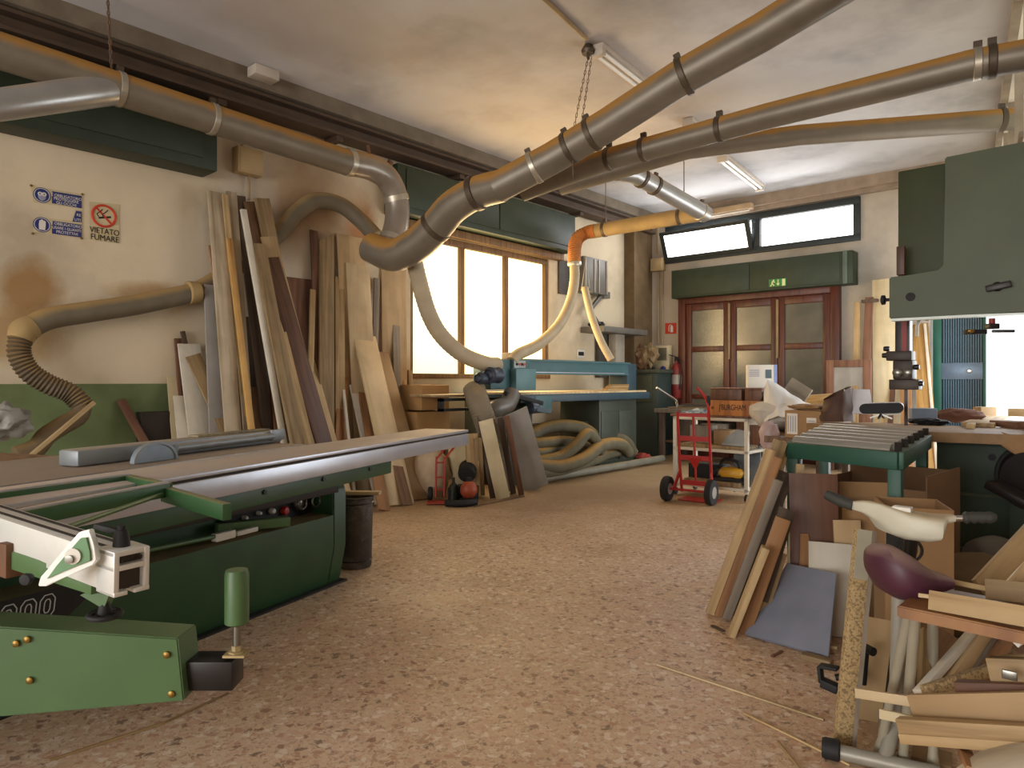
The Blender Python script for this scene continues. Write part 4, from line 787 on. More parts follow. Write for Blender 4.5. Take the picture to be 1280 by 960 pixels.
MB().tube(P, .098, 18, smooth=7, rib=(.03, .1)).part('pipe', paint('bend_orange', '#a8642c', .7, var=.25, dust='#b98a3c', lo=.3, hi=1), t); MB().lathe([(.098, -.03), (.104, 0), (.098, .03)], P[4], -UP, 20).part('clamp_band', M_clamp, t)
# hanging hoses
hose('long tan hose hanging from the yellow-dusted duct to the sander top', [(718, 328, 9.9), (718, 352, 9.8), (712, 380, 9.6), (698, 407, 9.2), (674, 430, 8.7), (648, 443, 8.2), (640, 452, 8.1)], .072, M_hoseL, None, (.05, .05), floor=False)
hose('tan hose drooping from the junction past the window to the sander motor', [(516, 318, 7.1), (524, 352, 7.2), (536, 392, 7.3), (552, 420, 7.4), (578, 443, 7.5), (608, 455, 7.7), (622, 456, 7.85)], .088, M_hoseL, None, (.05, .05), floor=False)
hose('thin tan hose right of the long one, hanging behind the sander beam', [(731, 360, 10.0), (735, 378, 9.9), (741, 400, 9.8), (752, 428, 9.7), (764, 450, 9.65)], .055, M_hoseL, None, (.05, .05), floor=False)
t = thing('hose_hanger', 'small pale wire hanger carrying the thin tan hose', 'hanger', PD(732, 362, 10.0)); MB().tube([PD(727, 362, 10), PD(733, 320, 10.0), PD(737, 360, 10), PD(727, 362, 10)], .008, 6).part('wire', M_clamp, t); MB().bar(PD(726, 362, 10), PD(740, 365, 10), .03, .02).part('cross_piece', M_hoseL, t)
# wall hose at left: up from the floor, ribbed, along the wall and behind the boards
M_wh = paint('wall_hose', '#6a604e', .7, .1, var=.12, dust='#a08252', lo=.25, hi=.8)
def WX(px, py, o): d = ray(px, py); return CAM+d*((XL+o)/d.x)
t = thing('suction_hose', 'dusty suction hose snaking along the left wall into a ribbed drop', 'hose', WX(30, 420, .2))
MB().tube([WX(36, 410, .17), WX(62, 398, .16), (WX(110, 390, .16)), WX(170, 381, .15), WX(238, 367, .14)], .085, 18, smooth=7).part('hose_run', M_wh, t)
MB().tube([WX(232, 368, .14), WX(250, 362, .12), WX(268, 352, .10), WX(300, 330, .09), WX(345, 295, .09), WX(372, 265, .10), WX(395, 251, .12), WX(425, 256, .16), WX(450, 275, .25), WX(470, 296, .42)], .085, 18, smooth=7).part('hose_run', M_wh, t)
MB().lathe([(.09, -.05), (.105, -.04), (.1, .05), (.085, .06)], WX(241, 366, .14), V((0, 1, .1)), 20).part('coupling', M_ductY, t)
MB().tube([WX(40, 408, .17), WX(30, 414, .18), WX(25, 425, .19)], [.09, .1, .085], 18, smooth=4).part('coupling', M_ductY, t)
MB().tube([WX(26, 422, .19), WX(24, 442, .2), WX(36, 464, .22), WX(60, 480, .25), WX(88, 492, .28), WX(104, 508, .32)], .082, 18, smooth=8, rib=(.028, .16)).part('ribbed_hose', paint('ribbed_hose', '#5a4c38', .6, var=.15, dust='#a07c48', lo=.4, hi=1.1), t)
MB().tube([WX(103, 506, .32), WX(98, 520, .33), WX(78, 532, .35), WX(58, 545, .38), WX(45, 560, .40), WX(20, 570, .42)], .07, 18, smooth=8).part('hose_run', paint('hose_drop', '#6e5c42', .75, var=.15, dust='#9a7c4e', lo=.4, hi=1.1), t)
MB().blob(WX(4, 528, .45), (.13, .17, .13), 12, .2, 2.6, 4).thing('plastic_bag', 'crumpled grey plastic bag at the left edge against the green wall', 'bag', paint('bag_grey', '#8a8880', .4, var=.2))
# chains and rods
M_chain = paint('chain_brown', '#6a5240', .6, .4)
def chain(label, P, group=None, r=.008, k_r=.0032, cat='chain', name='chain'):
    P = [V(p) for p in P]; m = MB(); acc = 0
    pts, _ = crom(P, [r]*len(P), 12); L_ = sum((b-a).length for a, b in zip(pts, pts[1:])); n_ = int(L_/.035); pr, _ = ribbed(pts, [r]*len(pts), .07, 0)
    for i, (a, b) in enumerate(zip(pr, pr[1:])):
        ax = (b-a).normalized(); s1 = ax.orthogonal().normalized(); s2 = ax.cross(s1); s_ = s1 if i % 2 else s2; mid = (a+b)/2; l = (b-a).length*.62
        m.tube([mid+ax*l, mid+ax*l*.6+s_*.007, mid-ax*l*.6+s_*.007, mid-ax*l, mid-ax*l*.6-s_*.007, mid+ax*l*.6-s_*.007, mid+ax*l], k_r, 5, cap=False)
    return m.thing(name, label, cat, M_chain, group)
def ceil_at(px, py): return F(px, py, ZC-.005)
a_ = PD(140, 92, XP(140, 92)[2]); chain('rusty chain holding the left wall duct from the ceiling', [V((a_.x, a_.y-.03, ZC-.01)), a_+UP*.35+V((0,-.02,0)), a_], k_r=.006)
h_ = ceil_at(735, 56); k_ = PD(717, 163, 6.0)
t = thing('ceiling_hook', 'dark ceiling hook from which the double chain drops to the main duct', 'hook', h_); MB().lathe([(.05, 0), (.06, .03), (.03, .08)], h_-UP*.08, UP, 14).part('rose', M_clampd, t); MB().torus(h_-UP*.1, V((1, .3, 0)), .025, .007).part('ring', M_clampd, t)
chain('double chain, left strand, from the ceiling hook to the main duct', [h_-UP*.11, h_.lerp(k_, .5)+V((.0, .0, -.15))-RT*.02, k_], 'chain strands of the main duct')
chain('double chain, right strand, from the ceiling hook to the main duct', [h_-UP*.11+RT*.03, h_.lerp(k_, .5)+V((.0, .0, -.15))+RT*.03, k_+RT*.06], 'chain strands of the main duct')
def rod(label, a, b, r=.006): MB().tube([a, b], r, 8).thing('hanger_rod', label, 'hanger', M_chain)
p_ = PD(716, 225, 6.0); rod('thin wire loop dropping below the main duct', PD(715, 172, 5.85), p_, .005)
p_ = PD(855, 245, 8.45); rod('thin rod holding the silver duct from the ceiling', V((p_.x, p_.y, ZC)), p_)
p_ = PD(757, 285, 9.75); rod('thin rod holding the yellow-dusted duct from the ceiling', V((p_.x, p_.y, ZC)), p_)
# fluorescent lamps
M_lh = paint('lamp_housing', '#b9aea0', .5, var=.08); M_lt = paint('lamp_tube', '#efece6', .2, var=.02)
def lamp(label, x0, y0, x1, y1, z=ZC):
    t = thing('ceiling_lamp', label, 'fluorescent lamp', V(((x0+x1)/2, (y0+y1)/2, z-.1)), 'fluorescent lamps'); A = V((x0, y0, z-.025)); B = V((x1, y1, z-.025)); d = (B-A).normalized(); s_ = d.cross(UP)
    MB().bar(A, B, .13, .05, UP, .01).part('housing', M_lh, t)
    for k in (-.035, .035): MB().tube([A+d*.06-UP*.05+s_*k, B-d*.06-UP*.05+s_*k], .018, 12).part('lamp_tube', M_lt, t)
    for e in (A+d*.03, B-d*.03): MB().box(e-V((.06, .03, .08)), e+V((.06, .03, 0)), .006).part('end_cap', M_lh, t)
    return t
lamp('fluorescent lamp at the ceiling hook, crossed by the main duct', -3.38, 4.95, -3.5, 6.35)
lamp('middle fluorescent lamp, mostly behind the main duct', -3.58, 7.0, -3.68, 8.0)
lamp('fluorescent lamp nearest the back wall, below the fan of ducts', -3.82, 8.4, -4.0, 10.1)
t = thing('wall_lamp', 'tan strip lamp on the cornice above the tilted window', 'strip lamp', BW(915, 270, .2)); x0, x1 = xv(868, .25), xv(940, .25)
MB().box((x0, YB-.30, 3.93), (x1, YB-.165, 4.02), .01).part('housing', paint('lamp_tan', '#b59a78', .6), t); MB().tube([(x0+.05, YB-.24, 3.915), (x1-.05, YB-.24, 3.915)], .015, 10).part('lamp_tube', M_lt, t)
a_, b_ = ceil_at(676, -8), ceil_at(733, 46); MB().tube([a_-UP*.015, b_-UP*.015], .018, 8).thing('ceiling_conduit', 'thin tan conduit on the ceiling leading to the hook', 'conduit', M_cond)
c_ = LW(328, 95, .4); MB().box((c_.x-.06, c_.y-.12, ZC-.10), (c_.x+.1, c_.y+.12, ZC-.005), .01).thing('ceiling_box', 'small pale box on the ceiling edge above the left wall duct', 'junction box', M_lh)
# ================================================================== BACK OF THE ROOM: SIGNS, CART, BENCHES
M_pap = paint('paper', '#c4b48e', .8, var=.06); M_sblue = paint('sign_blue', '#232c6a', .6, var=.1); M_swh = paint('sign_white', '#d8d2c6', .7, var=.04); M_sred = paint('sign_red', '#c03a20', .6, var=.08); M_ink = paint('ink', '#1c1814', .7)
LX, LZ, LN = V((0,1,0)), V((0,0,1)), V((1,0,0))
def wallq(m, pts, o, t=.002): return m.prism([WX(px, py, o) for px, py in pts], LN*t)
# blue notice, torn across the middle
t = thing('safety_sign', 'torn blue and white safety notice with round pictograms on the left wall', 'sign', WX(70, 290, 0))
m = MB(); wallq(m, [(38, 232), (103, 243), (103, 261), (42, 253)], .003); m.part('upper_sheet', M_pap, t)
m = MB(); wallq(m, [(42, 271), (90, 276), (94, 262), (103, 262), (103, 298), (42, 290)], .003); m.part('lower_sheet', M_pap, t)
m = MB(); wallq(m, [(65, 239), (102, 245), (102, 260.5), (65, 254)], .006); p = m.part('blue_field', M_sblue, t)
def wtext(body, px, py, h, mt, par, sx=1., o=.0085, al='CENTER', bold=0.0):
    c_ = WX(px, py, o); return text('lettering', body, h, c_, LX, LZ, mt, par, al, sx, .0008, bold)
wtext('È OBBLIGATORIO', 83.5, 246.5, .032, M_swh, p, .85); wtext('PROTEGGERE', 83, 250.5, .032, M_swh, p, .9); wtext('GLI OCCHI', 83, 255, .032, M_swh, p, .9)
m = MB(); wallq(m, [(65, 276), (102, 281), (102, 297), (65, 292)], .006); p = m.part('blue_field', M_sblue, t)
wtext('È OBBLIGATORIO', 83.5, 281.5, .032, M_swh, p, .85); wtext('USARE I GUANTI', 83.5, 286.5, .032, M_swh, p, .85); wtext('PROTETTIVI', 84, 291.5, .032, M_swh, p, .9)
m = MB(); wallq(m, [(95, 263.5), (102, 264.5), (102, 278), (90.5, 277)], .006); p = m.part('blue_field', M_sblue, t); wtext('RE', 98.5, 269, .03, M_swh, p); wtext('UTI', 97, 275, .03, M_swh, p)
for py, k in ((244, 0), (281, 1)):
    c_ = WX(52.5, py, .006); m = MB(); m.lathe([(.060, 0), (.060, .002)], c_, LN, 28); d_ = m.part('pictogram_disc', M_sblue, t)
    MB().torus(c_+LN*.0025, LN, .052, .0022, 28, 6).part('ring', M_swh, d_)
    if k == 0:
        m = MB(); m.blob(c_+LN*.002-LZ*.01, (.0025, .028, .034), 1, .0, 1, 2); hd = m.part('head_symbol', paint('symbol_grey', '#8f93a8', .6), d_)
        m = MB(); m.torus(c_+LN*.005+LX*.014+LZ*.008, LN, .012, .004, 16, 6).torus(c_+LN*.005-LX*.014+LZ*.008, LN, .012, .004, 16, 6); m.part('goggles_symbol', M_swh, d_)
    else:
        m = MB(); m.prism([c_+LN*.002+LX*a+LZ*b for a, b in ((-.02, -.04), (.02, -.04), (.024, .0), (.024, .03), (.016, .03), (.014, .035), (.005, .035), (.003, .042), (-.006, .042), (-.008, .035), (-.018, .033), (-.022, .0))], LN*.003); m.part('glove_symbol', M_swh, d_)
for px, py in ((39, 232), (103, 243), (41, 292), (102, 298)): MB().lathe([(.01, 0), (.01, .004), (0, .006)], WX(px, py, .004), LN, 10).part('pin', M_brass, t)
# no smoking notice
t = thing('no_smoking_sign', 'no smoking notice reading VIETATO FUMARE on the left wall', 'sign', WX(131, 305, 0))
m = MB(); wallq(m, [(112, 252), (149, 255.5), (149, 304.5), (112, 300)], .003); sh_ = m.part('sheet', M_pap, t)
c_ = WX(130, 270, .006); MB().torus(c_, LN, .088, .010, 36, 6).part('prohibition_ring', M_sred, t)
m = MB(); m.bar(c_+LX*-.06+LZ*.064, c_+LX*.062-LZ*.064, .016, .003, LN); m.part('slash', M_sred, t)
m = MB(); m.bar(c_-LX*.04-LZ*.022-LN*.001, c_+LX*.055-LZ*.0-LN*.001, .016, .002, LN); cg = m.part('cigarette_symbol', M_ink, t)
for k in (-.04, .0): 
    m = MB(); m.tube([c_+LX*(k)-LZ*.012-LN*.001, c_+LX*(k-.012)+LZ*.01-LN*.001, c_+LX*(k+.01)+LZ*.03-LN*.001, c_+LX*(k+.03)+LZ*.055-LN*.001], .004, 6, smooth=5); m.part('smoke_symbol', M_ink, t)
wtext('VIETATO', 131, 289.5, .070, M_ink, t, .80, bold=0.0); wtext('FUMARE', 131.2, 298, .070, M_ink, t, .84, bold=0.0)
# back wall signs
BX = V((1,0,0)); BN = V((0,-1,0))
def BP(px, py, o): return BW(px, py, o)
t = thing('extinguisher_sign', 'red fire extinguisher sign on the back wall left of the timber door', 'sign', BP(838, 420, 0))
m = MB(); m.prism([BP(831.5, 404, .004), BP(845.5, 403.5, .004), BP(845.5, 417, .004), BP(831.5, 417.5, .004)], BN*.003); m.part('sign_plate', M_sred, t)
c_ = BP(840, 410.5, .008); m = MB(); m.prism([c_+BX*a+LZ*b for a, b in ((-.03, -.065), (.02, -.065), (.02, .03), (.005, .05), (-.015, .05), (-.03, .03))], BN*.002); m.part('extinguisher_symbol', M_swh, t)
m = MB(); m.tube([c_+BX*.0+LZ*.05+BN*.002, c_-BX*.045+LZ*.06+BN*.002, c_-BX*.06+LZ*.0+BN*.002, c_-BX*.055-LZ*.05+BN*.002], .006, 6, smooth=5); m.part('hose_symbol', M_swh, t)
t = thing('exit_sign', 'small green exit sign on the shutter box above the timber door', 'sign', BP(973, 357, .30))
M_eg = paint('exit_green', '#2f7a3c', .5)
m = MB(); m.prism([BP(961, 349.5, .296), BP(983, 347.6, .296), BP(983, 357, .296), BP(961, 358.8, .296)], BN*.003); pl_ = m.part('sign_plate', M_eg, t)
M_lemon = paint('symbol_pale', '#d4dc9c', .6)
c_ = BP(966, 353.6, .300); m = MB(); m.lathe([(.014, 0), (.014, .002)], c_+LZ*.035+BX*.012, BN, 10).bar(c_+LZ*.025, c_-LZ*.01-BX*.012, .024, .002, BN).bar(c_-LZ*.01-BX*.01, c_-LZ*.05-BX*.035, .016, .002, BN).bar(c_-LZ*.01-BX*.01, c_-LZ*.045+BX*.02, .016, .002, BN).bar(c_+LZ*.02, c_+LZ*.005+BX*.035, .012, .002, BN); m.part('running_figure', M_lemon, pl_)
c_ = BP(972.5, 353, .300); m = MB(); m.bar(c_+LZ*.045, c_-LZ*.02, .014, .002, BN); m.prism([c_-LZ*.05, c_-LZ*.012-BX*.028, c_-LZ*.012+BX*.028], BN*.002); m.part('arrow_symbol', M_lemon, pl_)
c_ = BP(979.5, 352.6, .300); m = MB(); m.bar(c_+LZ*.05, c_-LZ*.052, .046, .002, BN); m.part('door_symbol', M_lemon, pl_)
# electrical panel, clutter shelf, extinguisher
ep = thing('control_panel', 'cream electrical panel with a grey window in the corner left of the timber door', 'electrical panel', BP(823, 470, .1)); x0, x1 = xv(811, .15), xv(836, .15)
z0, z1 = BP(823, 468, .15).z, BP(823, 432, .15).z
MB().box((x0, YB-.15, z0), (x1, YB-.01, z1), .008).part('panel_box', paint('panel_cream', '#c4b490', .55), ep); MB().box((x0+.03, YB-.157, z0+.24), (x1-.04, YB-.15, z1-.04), .003).part('display_window', paint('window_grey', '#6a6450', .3), ep)
for k, c_ in ((.22, M_ink), (.75, M_sblue)): MB().lathe([(.04, 0), (.045, .03), (.03, .05), (0, .05)], (x0+(x1-x0)*k, YB-.15, z0+.10), BN, 14).part('socket', c_, ep)
for i, (px, py, rr, mt, lab) in enumerate(((802, 440, .10, 'brown', 'brown lump of rags and tools on the corner bench, leftmost'), (812, 436, .09, 'tan', 'tan heap of hose fittings on the corner bench'))):
    MB().blob(BP(px, py+8, .45), (rr*1.6, .12, rr*2.0), i+11, .3, 3).thing('tool_heap', lab, 'tools', WD[mt])
cb = thing('corner_bench', 'dark high bench in the corner left of the timber door', 'workbench', V((xv(818), YB-.45, 0)))
zt = BP(815, 462, .45).z
MB().box((-6.18, YB-.72, zt-.06), (xv(836, .4), YB-.02, zt), .004).part('bench_top', M_olive, cb)
MB().box((-6.15, YB-.68, 0), (xv(832, .4), YB-.04, zt-.06), .004).part('cupboard', paint('cupboard_dark', '#34403c', .6, dirt=.3), cb)
MB().box((-6.1, YB-.70, .9), (xv(826, .4), YB-.68, zt-.1), .003).part('cupboard_door', M_olive, cb)
fx = thing('fire_extinguisher', 'red fire extinguisher hanging left of the timber door', 'fire extinguisher', BP(846, 495, .12)); c_ = BP(847, 498, .14); c_.x -= .02
MB().lathe([(.0, 0), (.075, .0), (.085, .02), (.085, .5), (.06, .57), (.025, .6), (.025, .64), (0, .64)], c_, UP, 22).part('cylinder', paint('ext_red', '#7c221c', .4, var=.1), fx)
MB().lathe([(.087, 0), (.087, .16)], c_+UP*.24, UP, 22).part('label_band', paint('ext_label', '#a89c8c', .6), fx)
MB().box(c_+V((-.03, -.02, .62)), c_+V((.03, .03, .70)), .004).part('valve', M_ink, fx); MB().bar(c_+V((0, 0, .70)), c_+V((-.12, -.03, .74)), .03, .015).part('handle', M_ink, fx); MB().tube([c_+V((.03,-.03,.66)), c_+V((.11,-.05,.6)), c_+V((.105,-.06,.3)), c_+V((.1,-.05,.15))], .012, 8, smooth=6).part('hose', M_ink, fx)
# long bench in front of the timber door
lb = thing('workbench', 'long low dark bench in front of the timber door behind the white cart', 'workbench', V((-4.4, YB-.9, 0)))
MB().box((-5.45, YB-1.25, .76), (-2.95, YB-.35, .82), .005).part('bench_top', WD['grey'], lb)
for x, y in ((-5.4, YB-1.2), (-3.05, YB-1.2), (-5.4, YB-.45), (-3.05, YB-.45)): MB().box((x, y, 0), (x+.08, y+.08, .76), .004).part('leg', WD['dark'], lb)
MB().box((-5.3, YB-1.15, .3), (-3.1, YB-.45, .33), .003).part('lower_shelf', WD['brown'], lb)
for i, (x, w_, h_, mt) in enumerate(((-5.2, .35, .34, 'dark'), (-4.75, .4, .28, 'grey'), (-4.2, .45, .36, 'walnut'))):
    MB().box((x, YB-1.08, .335), (x+w_, YB-.6, .335+h_), .006).thing('crate', ('dark crate under the long bench, leftmost', 'grey crate under the long bench, second from left', 'brown crate under the long bench, behind the cart')[i], 'crate', WD[mt], 'crates under the long bench')
for i, (z, y, l, mt) in enumerate(((.835, YB-1.0, 2.2, 'tan'), (.86, YB-.9, 1.9, 'grey'), (.885, YB-.95, 1.5, 'dark'))):
    board(('tan plank lying lowest on the long bench', 'grey plank lying second on the long bench', 'dark plank lying uppermost on the long bench')[i], (-5.3+.1*i, y, z), (-5.3+.1*i+l, y+.05, z), .18, .022, WD[mt], UP, 'plank', 'plank', 'planks on the long bench')
# ---- white cart
NR, NL = DR(7.05, 2.40), DR(7.62, 1.77); cu = (NR-NL).normalized(); cv_ = V((-cu.y, cu.x, 0)); CW = (NR-NL).length; CD = .50; CR = M((cu, cv_, UP)).transposed()
def CP(u, v, z): return NL+cu*u+cv_*v+UP*z
M_cw = paint('cart_white', '#cfc8b4', .5, var=.06, dirt=.25, dirtc='#7a6a50')
ct = thing('shelf_cart', 'white three-shelf cart loaded with boxes and tools', 'cart', CP(CW/2, CD/2, 0))
def cbx(lo, hi, b=.003): return MB().box(lo, hi, b, CR, NL)
for u in (0, CW-.04):
    for v in (0, CD-.04): cbx((u, v, .09), (u+.04, v+.04, .86)).part('leg', M_cw, ct); MB().lathe([(.0, -.012), (.04, -.012), (.042, 0), (.04, .012), (0, .012)], CP(u+.02, v+.02, .044), cu, 16).part('caster', M_blks, ct)
for z, nm in ((.86, 'top_shelf'), (.53, 'middle_shelf'), (.14, 'bottom_shelf')): cbx((0, 0, z-.03), (CW, CD, z)).part(nm, M_cw, ct)
cbx((-.06, .05, .862), (CW-.02, CD-.03, .885)).thing('tray_board', 'thin brown board covering the top of the white cart', 'board', WD['red'], R=None)
M_crate = wood('crate_wood', '#b8793c', '#94592a', sx=12)
cr = thing('wooden_crate', 'orange wooden crate with black lettering on the white cart', 'crate', CP(.6, .2, .886))
cu0 = .40; cw_ = CW+.13
for lo, hi in (((cu0, .03, .886), (cw_, .05, 1.045)), ((cu0, .36, .886), (cw_, .38, 1.045)), ((cu0, .05, .886), (cu0+.02, .36, 1.045)), ((cw_-.02, .05, .886), (cw_, .36, 1.045)), ((cu0+.02, .05, .886), (cw_-.02, .36, .90))): cbx(lo, hi, .002).part('crate_board', M_crate, cr)
text('lettering', "J'BURGHAM", .085, CP((cu0+cw_)/2-.02, .0285, .97), cu, UP, M_ink, cr, 'CENTER', .66)
for u, z in ((cu0+.05, .965), (cw_-.06, .915)): MB().lathe([(.016, 0), (.016, .0015)], CP(u, .0295, z), -cv_, 12).part('burnt_mark', paint('burnt_red', '#7a2a1a', .7), cr)
for i, (a, b, v) in enumerate(((.42, .76, .05), (.80, CW+.13, .04))):
    t = thing('brown_box', ('longer dark brown box lying on the lettered crate', 'shorter dark brown box on the right end of the lettered crate')[i], 'box', CP((a+b)/2, .15, 1.046), 'brown boxes on the lettered crate')
    cbx((a, v, 1.047), (b, v+.27, 1.16), .004).part('box_body', WD['walnut'], t); cbx((a-.003, v-.003, 1.162), (b+.003, v+.273, 1.178), .003).part('lid', WD['red'], t)
m = MB()
from mathutils import noise as NZ
def rag(u, v):
    p = CP(.06+u*.33, .08+v*.3, .90); k = NZ.noise(V((u*5, v*5, 3)))*.03+.035*math.sin(math.pi*u)*math.sin(math.pi*v); return p+UP*max(.0, k)
m.grid(rag, 22, 18)
mt, nt, N, L, b = newmat('print_cloth'); tc = N.new('ShaderNodeTexCoord'); no = N.new('ShaderNodeTexVoronoi'); no.inputs['Scale'].default_value = 22; L.new(tc.outputs['Object'], no.inputs['Vector']); sp = N.new('ShaderNodeSeparateColor'); L.new(no.outputs['Color'], sp.inputs[0]); r = ramp(N, [hexc('#3f5a78'), hexc('#8fa6b4'), hexc('#c8ccc8'), hexc('#6a7a8c')], [0, .3, .5, .8]); L.new(sp.outputs[0], r.inputs['Fac']); L.new(r.outputs[0], b.inputs['Base Color']); b.inputs['Roughness'].default_value = .9; MATS['print_cloth'] = mt
m.thing('rag', 'crumpled blue and white printed rag on the cart top', 'rag', mt)
def cbox(label, lo, hi, mt, name='box', cat='box', grp='things on the cart shelves'): return cbx(lo, hi, .004).thing(name, label, cat, mt, grp)
cbox('flat tan boards stacked on the middle shelf of the cart', (.05, .05, .532), (CW-.06, .40, .565), WD['tan'], 'board', 'board')
cbox('small brown box at the middle of the cart middle shelf', (.38, .2, .567), (.56, .4, .72), WD['mdf'])
cbox('grey-green box left on the cart middle shelf', (.10, .2, .567), (.33, .4, .76), WD['grey'])
m = MB(); m.prism([CP(.5, .12, .568), CP(.80, .08, .568), CP(.80, .12, .72), CP(.68, .12, .74), CP(.56, .14, .66)], cv_*.05, .004); m.thing('crumpled_sheet', 'crumpled grey plastic sheet on the cart middle shelf', 'plastic sheet', paint('sheet_grey', '#9aa0a0', .5))
pw = thing('power_tool', 'yellow and black power tool on the bottom shelf of the cart', 'power tool', CP(.58, .15, .2)); q_ = CP(.60, .15, .27)
MB().blob(q_, (.14, .08, .075), 4, .06, 2, R=CR).part('tool_body', paint('tool_yellow', '#c8952a', .45, var=.1), pw); MB().tube([q_-cu*.13+UP*.04, q_-cu*.08+UP*.14, q_+cu*.06+UP*.13, q_+cu*.1+UP*.06], .016, 10, smooth=6).part('handle', M_blk, pw)
MB().blob(q_-UP*.075, (.2, .1, .05), 9, .12, 2, R=CR).part('tool_base', M_blk, pw); MB().lathe([(0, 0), (.05, 0), (.055, .06), (0, .07)], q_-cu*.15, -cu, 14).part('motor_cap', M_blk, pw)
cbox('long tan box lying on the bottom shelf of the cart', (.12, .02, .142), (.75, .16, .19), WD['tan'])
cbox('black case at the back of the cart bottom shelf', (.06, .24, .142), (.46, .44, .33), M_blk)
board('blue-grey panel leaning in the right end of the cart', CP(.80, .1, .145), CP(.66, .42, .50), .32, .012, paint('panel_bluegrey', '#7d8a94', .5), -cv_, 'panel', 'panel')
# ---- red hand truck before the cart
W1, W2 = F(834, 626), F(889, 632); W1.z = W2.z = .13; hu = (W2-W1).normalized(); hv = V((-hu.y, hu.x, 0)); hl = (W2-W1).length; M_hr = paint('handtruck_red', '#a8201c', .4, .1, var=.1, dirt=.15)
tk = thing('hand_truck', 'red two-wheeled hand truck parked against the white cart', 'hand truck', (W1+W2)/2-UP*.13)
def HP_(u, v, z): p = W1+hu*u+hv*v; return V((p.x, p.y, z))
for p, s_ in ((W1, -1), (W2, 1)):
    w_ = MB().lathe([(.05, -.032), (.10, -.04), (.125, -.03), (.132, 0), (.125, .03), (.10, .04), (.05, .032)], p, hu, 28).part('wheel', paint('tyre', '#1d1c1b', .8), tk)
    MB().lathe([(0, -.036), (.06, -.034), (.062, 0), (.06, .034), (0, .036)], p, hu, 20).part('hub', paint('hub_grey', '#a09a90', .5, .3), w_)
MB().tube([W1, W2], .012, 10).part('axle', M_hr, tk)
ux0, ux1 = .12, hl-.02
for u in (ux0, ux1):
    s_ = -1 if u == ux0 else 1
    MB().tube([HP_(u, .10, .10), HP_(u, .05, .35), HP_(u, -.02, .95)], .015, 10).part('rail', M_hr, tk)
    MB().tube([HP_(u, -.02, .93), HP_(u, -.03, 1.0), HP_(u-.02, -.02, 1.05), HP_(u-.06, -.14 if s_ < 0 else .0, 1.11), HP_(u-.12, -.26 if s_ < 0 else -.02, 1.18)], .013, 10, smooth=4).part('handle', M_hr if s_ > 0 else M_steel, tk)
MB().lathe([(.018, 0), (.02, .02), (.02, .10), (0, .11)], HP_(ux1-.0, -.02, 1.0), UP, 12).part('grip', M_blk, tk)
MB().tube([HP_((ux0+ux1)/2, .07, .2), HP_((ux0+ux1)/2, -.01, .9)], .012, 8).part('centre_rail', M_hr, tk)
for z, v in ((.90, -.015), (.66, .01), (.46, .035), (.20, .07)): MB().bar(HP_(ux0, v, z), HP_(ux1, v, z), .05 if z < .89 else .035, .012, hv).part('crossbar', M_hr, tk)
m = MB(); m.prism([HP_(.0+a, v, z) for a, v, z in ((ux0+.1, .02, .46), (ux1-.1, .02, .46), ((ux0+ux1)/2, .05, .33))], hv*.008); m.part('brace_plate', M_hr, tk)
for u in (ux0, ux1): MB().bar(HP_(u, .05, .32), HP_(u+(-.05 if u == ux0 else .03), .0, .13), .05, .012, hu).part('axle_bracket', M_hr, tk)
m = MB(); m.bar(HP_(ux0-.04, .2, .012), HP_(ux1+.02, .2, .012), .24, .01); m.part('toe_plate', M_hr, tk)
# ---- bench of bags and cartons behind the boards
bb = thing('workbench', 'bench carrying the white sheet and the labelled carton behind the roller table', 'workbench', V((-2.4, 6.5, 0)))
MB().prism([V((x, y, .73)) for x, y in ((-2.27, 5.82), (-1.98, 5.86), (-2.0, 7.6), (-2.9, 7.6), (-2.75, 7.1))], UP*.05, .004).part('bench_top', WD['brown'], bb)
for x, y in ((-2.2, 5.9), (-2.06, 5.9), (-2.75, 7.4), (-2.1, 7.4)): MB().box((x, y, 0), (x+.06, y+.06, .73), .003).part('leg', WD['dark'], bb)
M_cart = paint('cardboard', '#987650', .85, var=.08); M_cart2 = paint('cardboard_dark', '#76593e', .85, var=.1)
A, B_ = PD(981, 547, 5.75), PD(1026, 545, 5.5); du = (B_-A); du.z = 0; wl = du.length; du.normalize(); dv = V((-du.y, du.x, 0)); KR = M((du, dv, UP)).transposed(); A.z = .782
t = thing('carton', 'brown carton with two white labels behind the roller table', 'carton', A+du*wl/2)
MB().box((0, 0, 0), (wl, .34, .225), .004, KR, A).part('box_body', M_cart, t)
MB().box((.02, -.003, .03), (.115, 0, .20), 0, KR, A).part('label', M_swh, t); MB().box((wl*.62, -.003, .09), (wl*.88, 0, .17), 0, KR, A).part('label', M_swh, t)
for k in range(4): MB().box((.03+k*.021, -.0045, .05), (.036+k*.021, -.003, .18), 0, KR, A).part('print_line', paint('print_grey', '#8a8a98', .7), t)
for k in range(3): MB().box((wl*.65, -.0045, .105+k*.018), (wl*.85, -.003, .111+k*.018), 0, KR, A).part('print_line', paint('print_grey', '#8a8a98', .7), t)
MB().blob(A+du*wl*.45+dv*.12+UP*.25, (.16, .08, .025), 6, .3, 4, R=KR).thing('wrapping_paper', 'crumpled brown wrapping paper on the labelled carton', 'paper', M_cart)
top_ = [PD(*p) for p in ((955, 484, 6.75), (960, 473, 6.8), (972, 478, 6.75), (986, 489, 6.6), (1006, 503, 6.35), (1024, 517, 6.1), (1036, 528, 5.9))]
bot_ = [PD(*p) for p in ((955, 530, 6.35), (961, 524, 6.3), (972, 520, 6.2), (984, 521, 6.1), (1004, 524, 5.95), (1020, 531, 5.85), (1030, 548, 5.75))]
bak_ = [p+V((-.2, .35, -.25)) for p in top_]
def at_(L_, u):
    k = u*(len(L_)-1); i = min(int(k), len(L_)-2); return L_[i].lerp(L_[i+1], k-i)
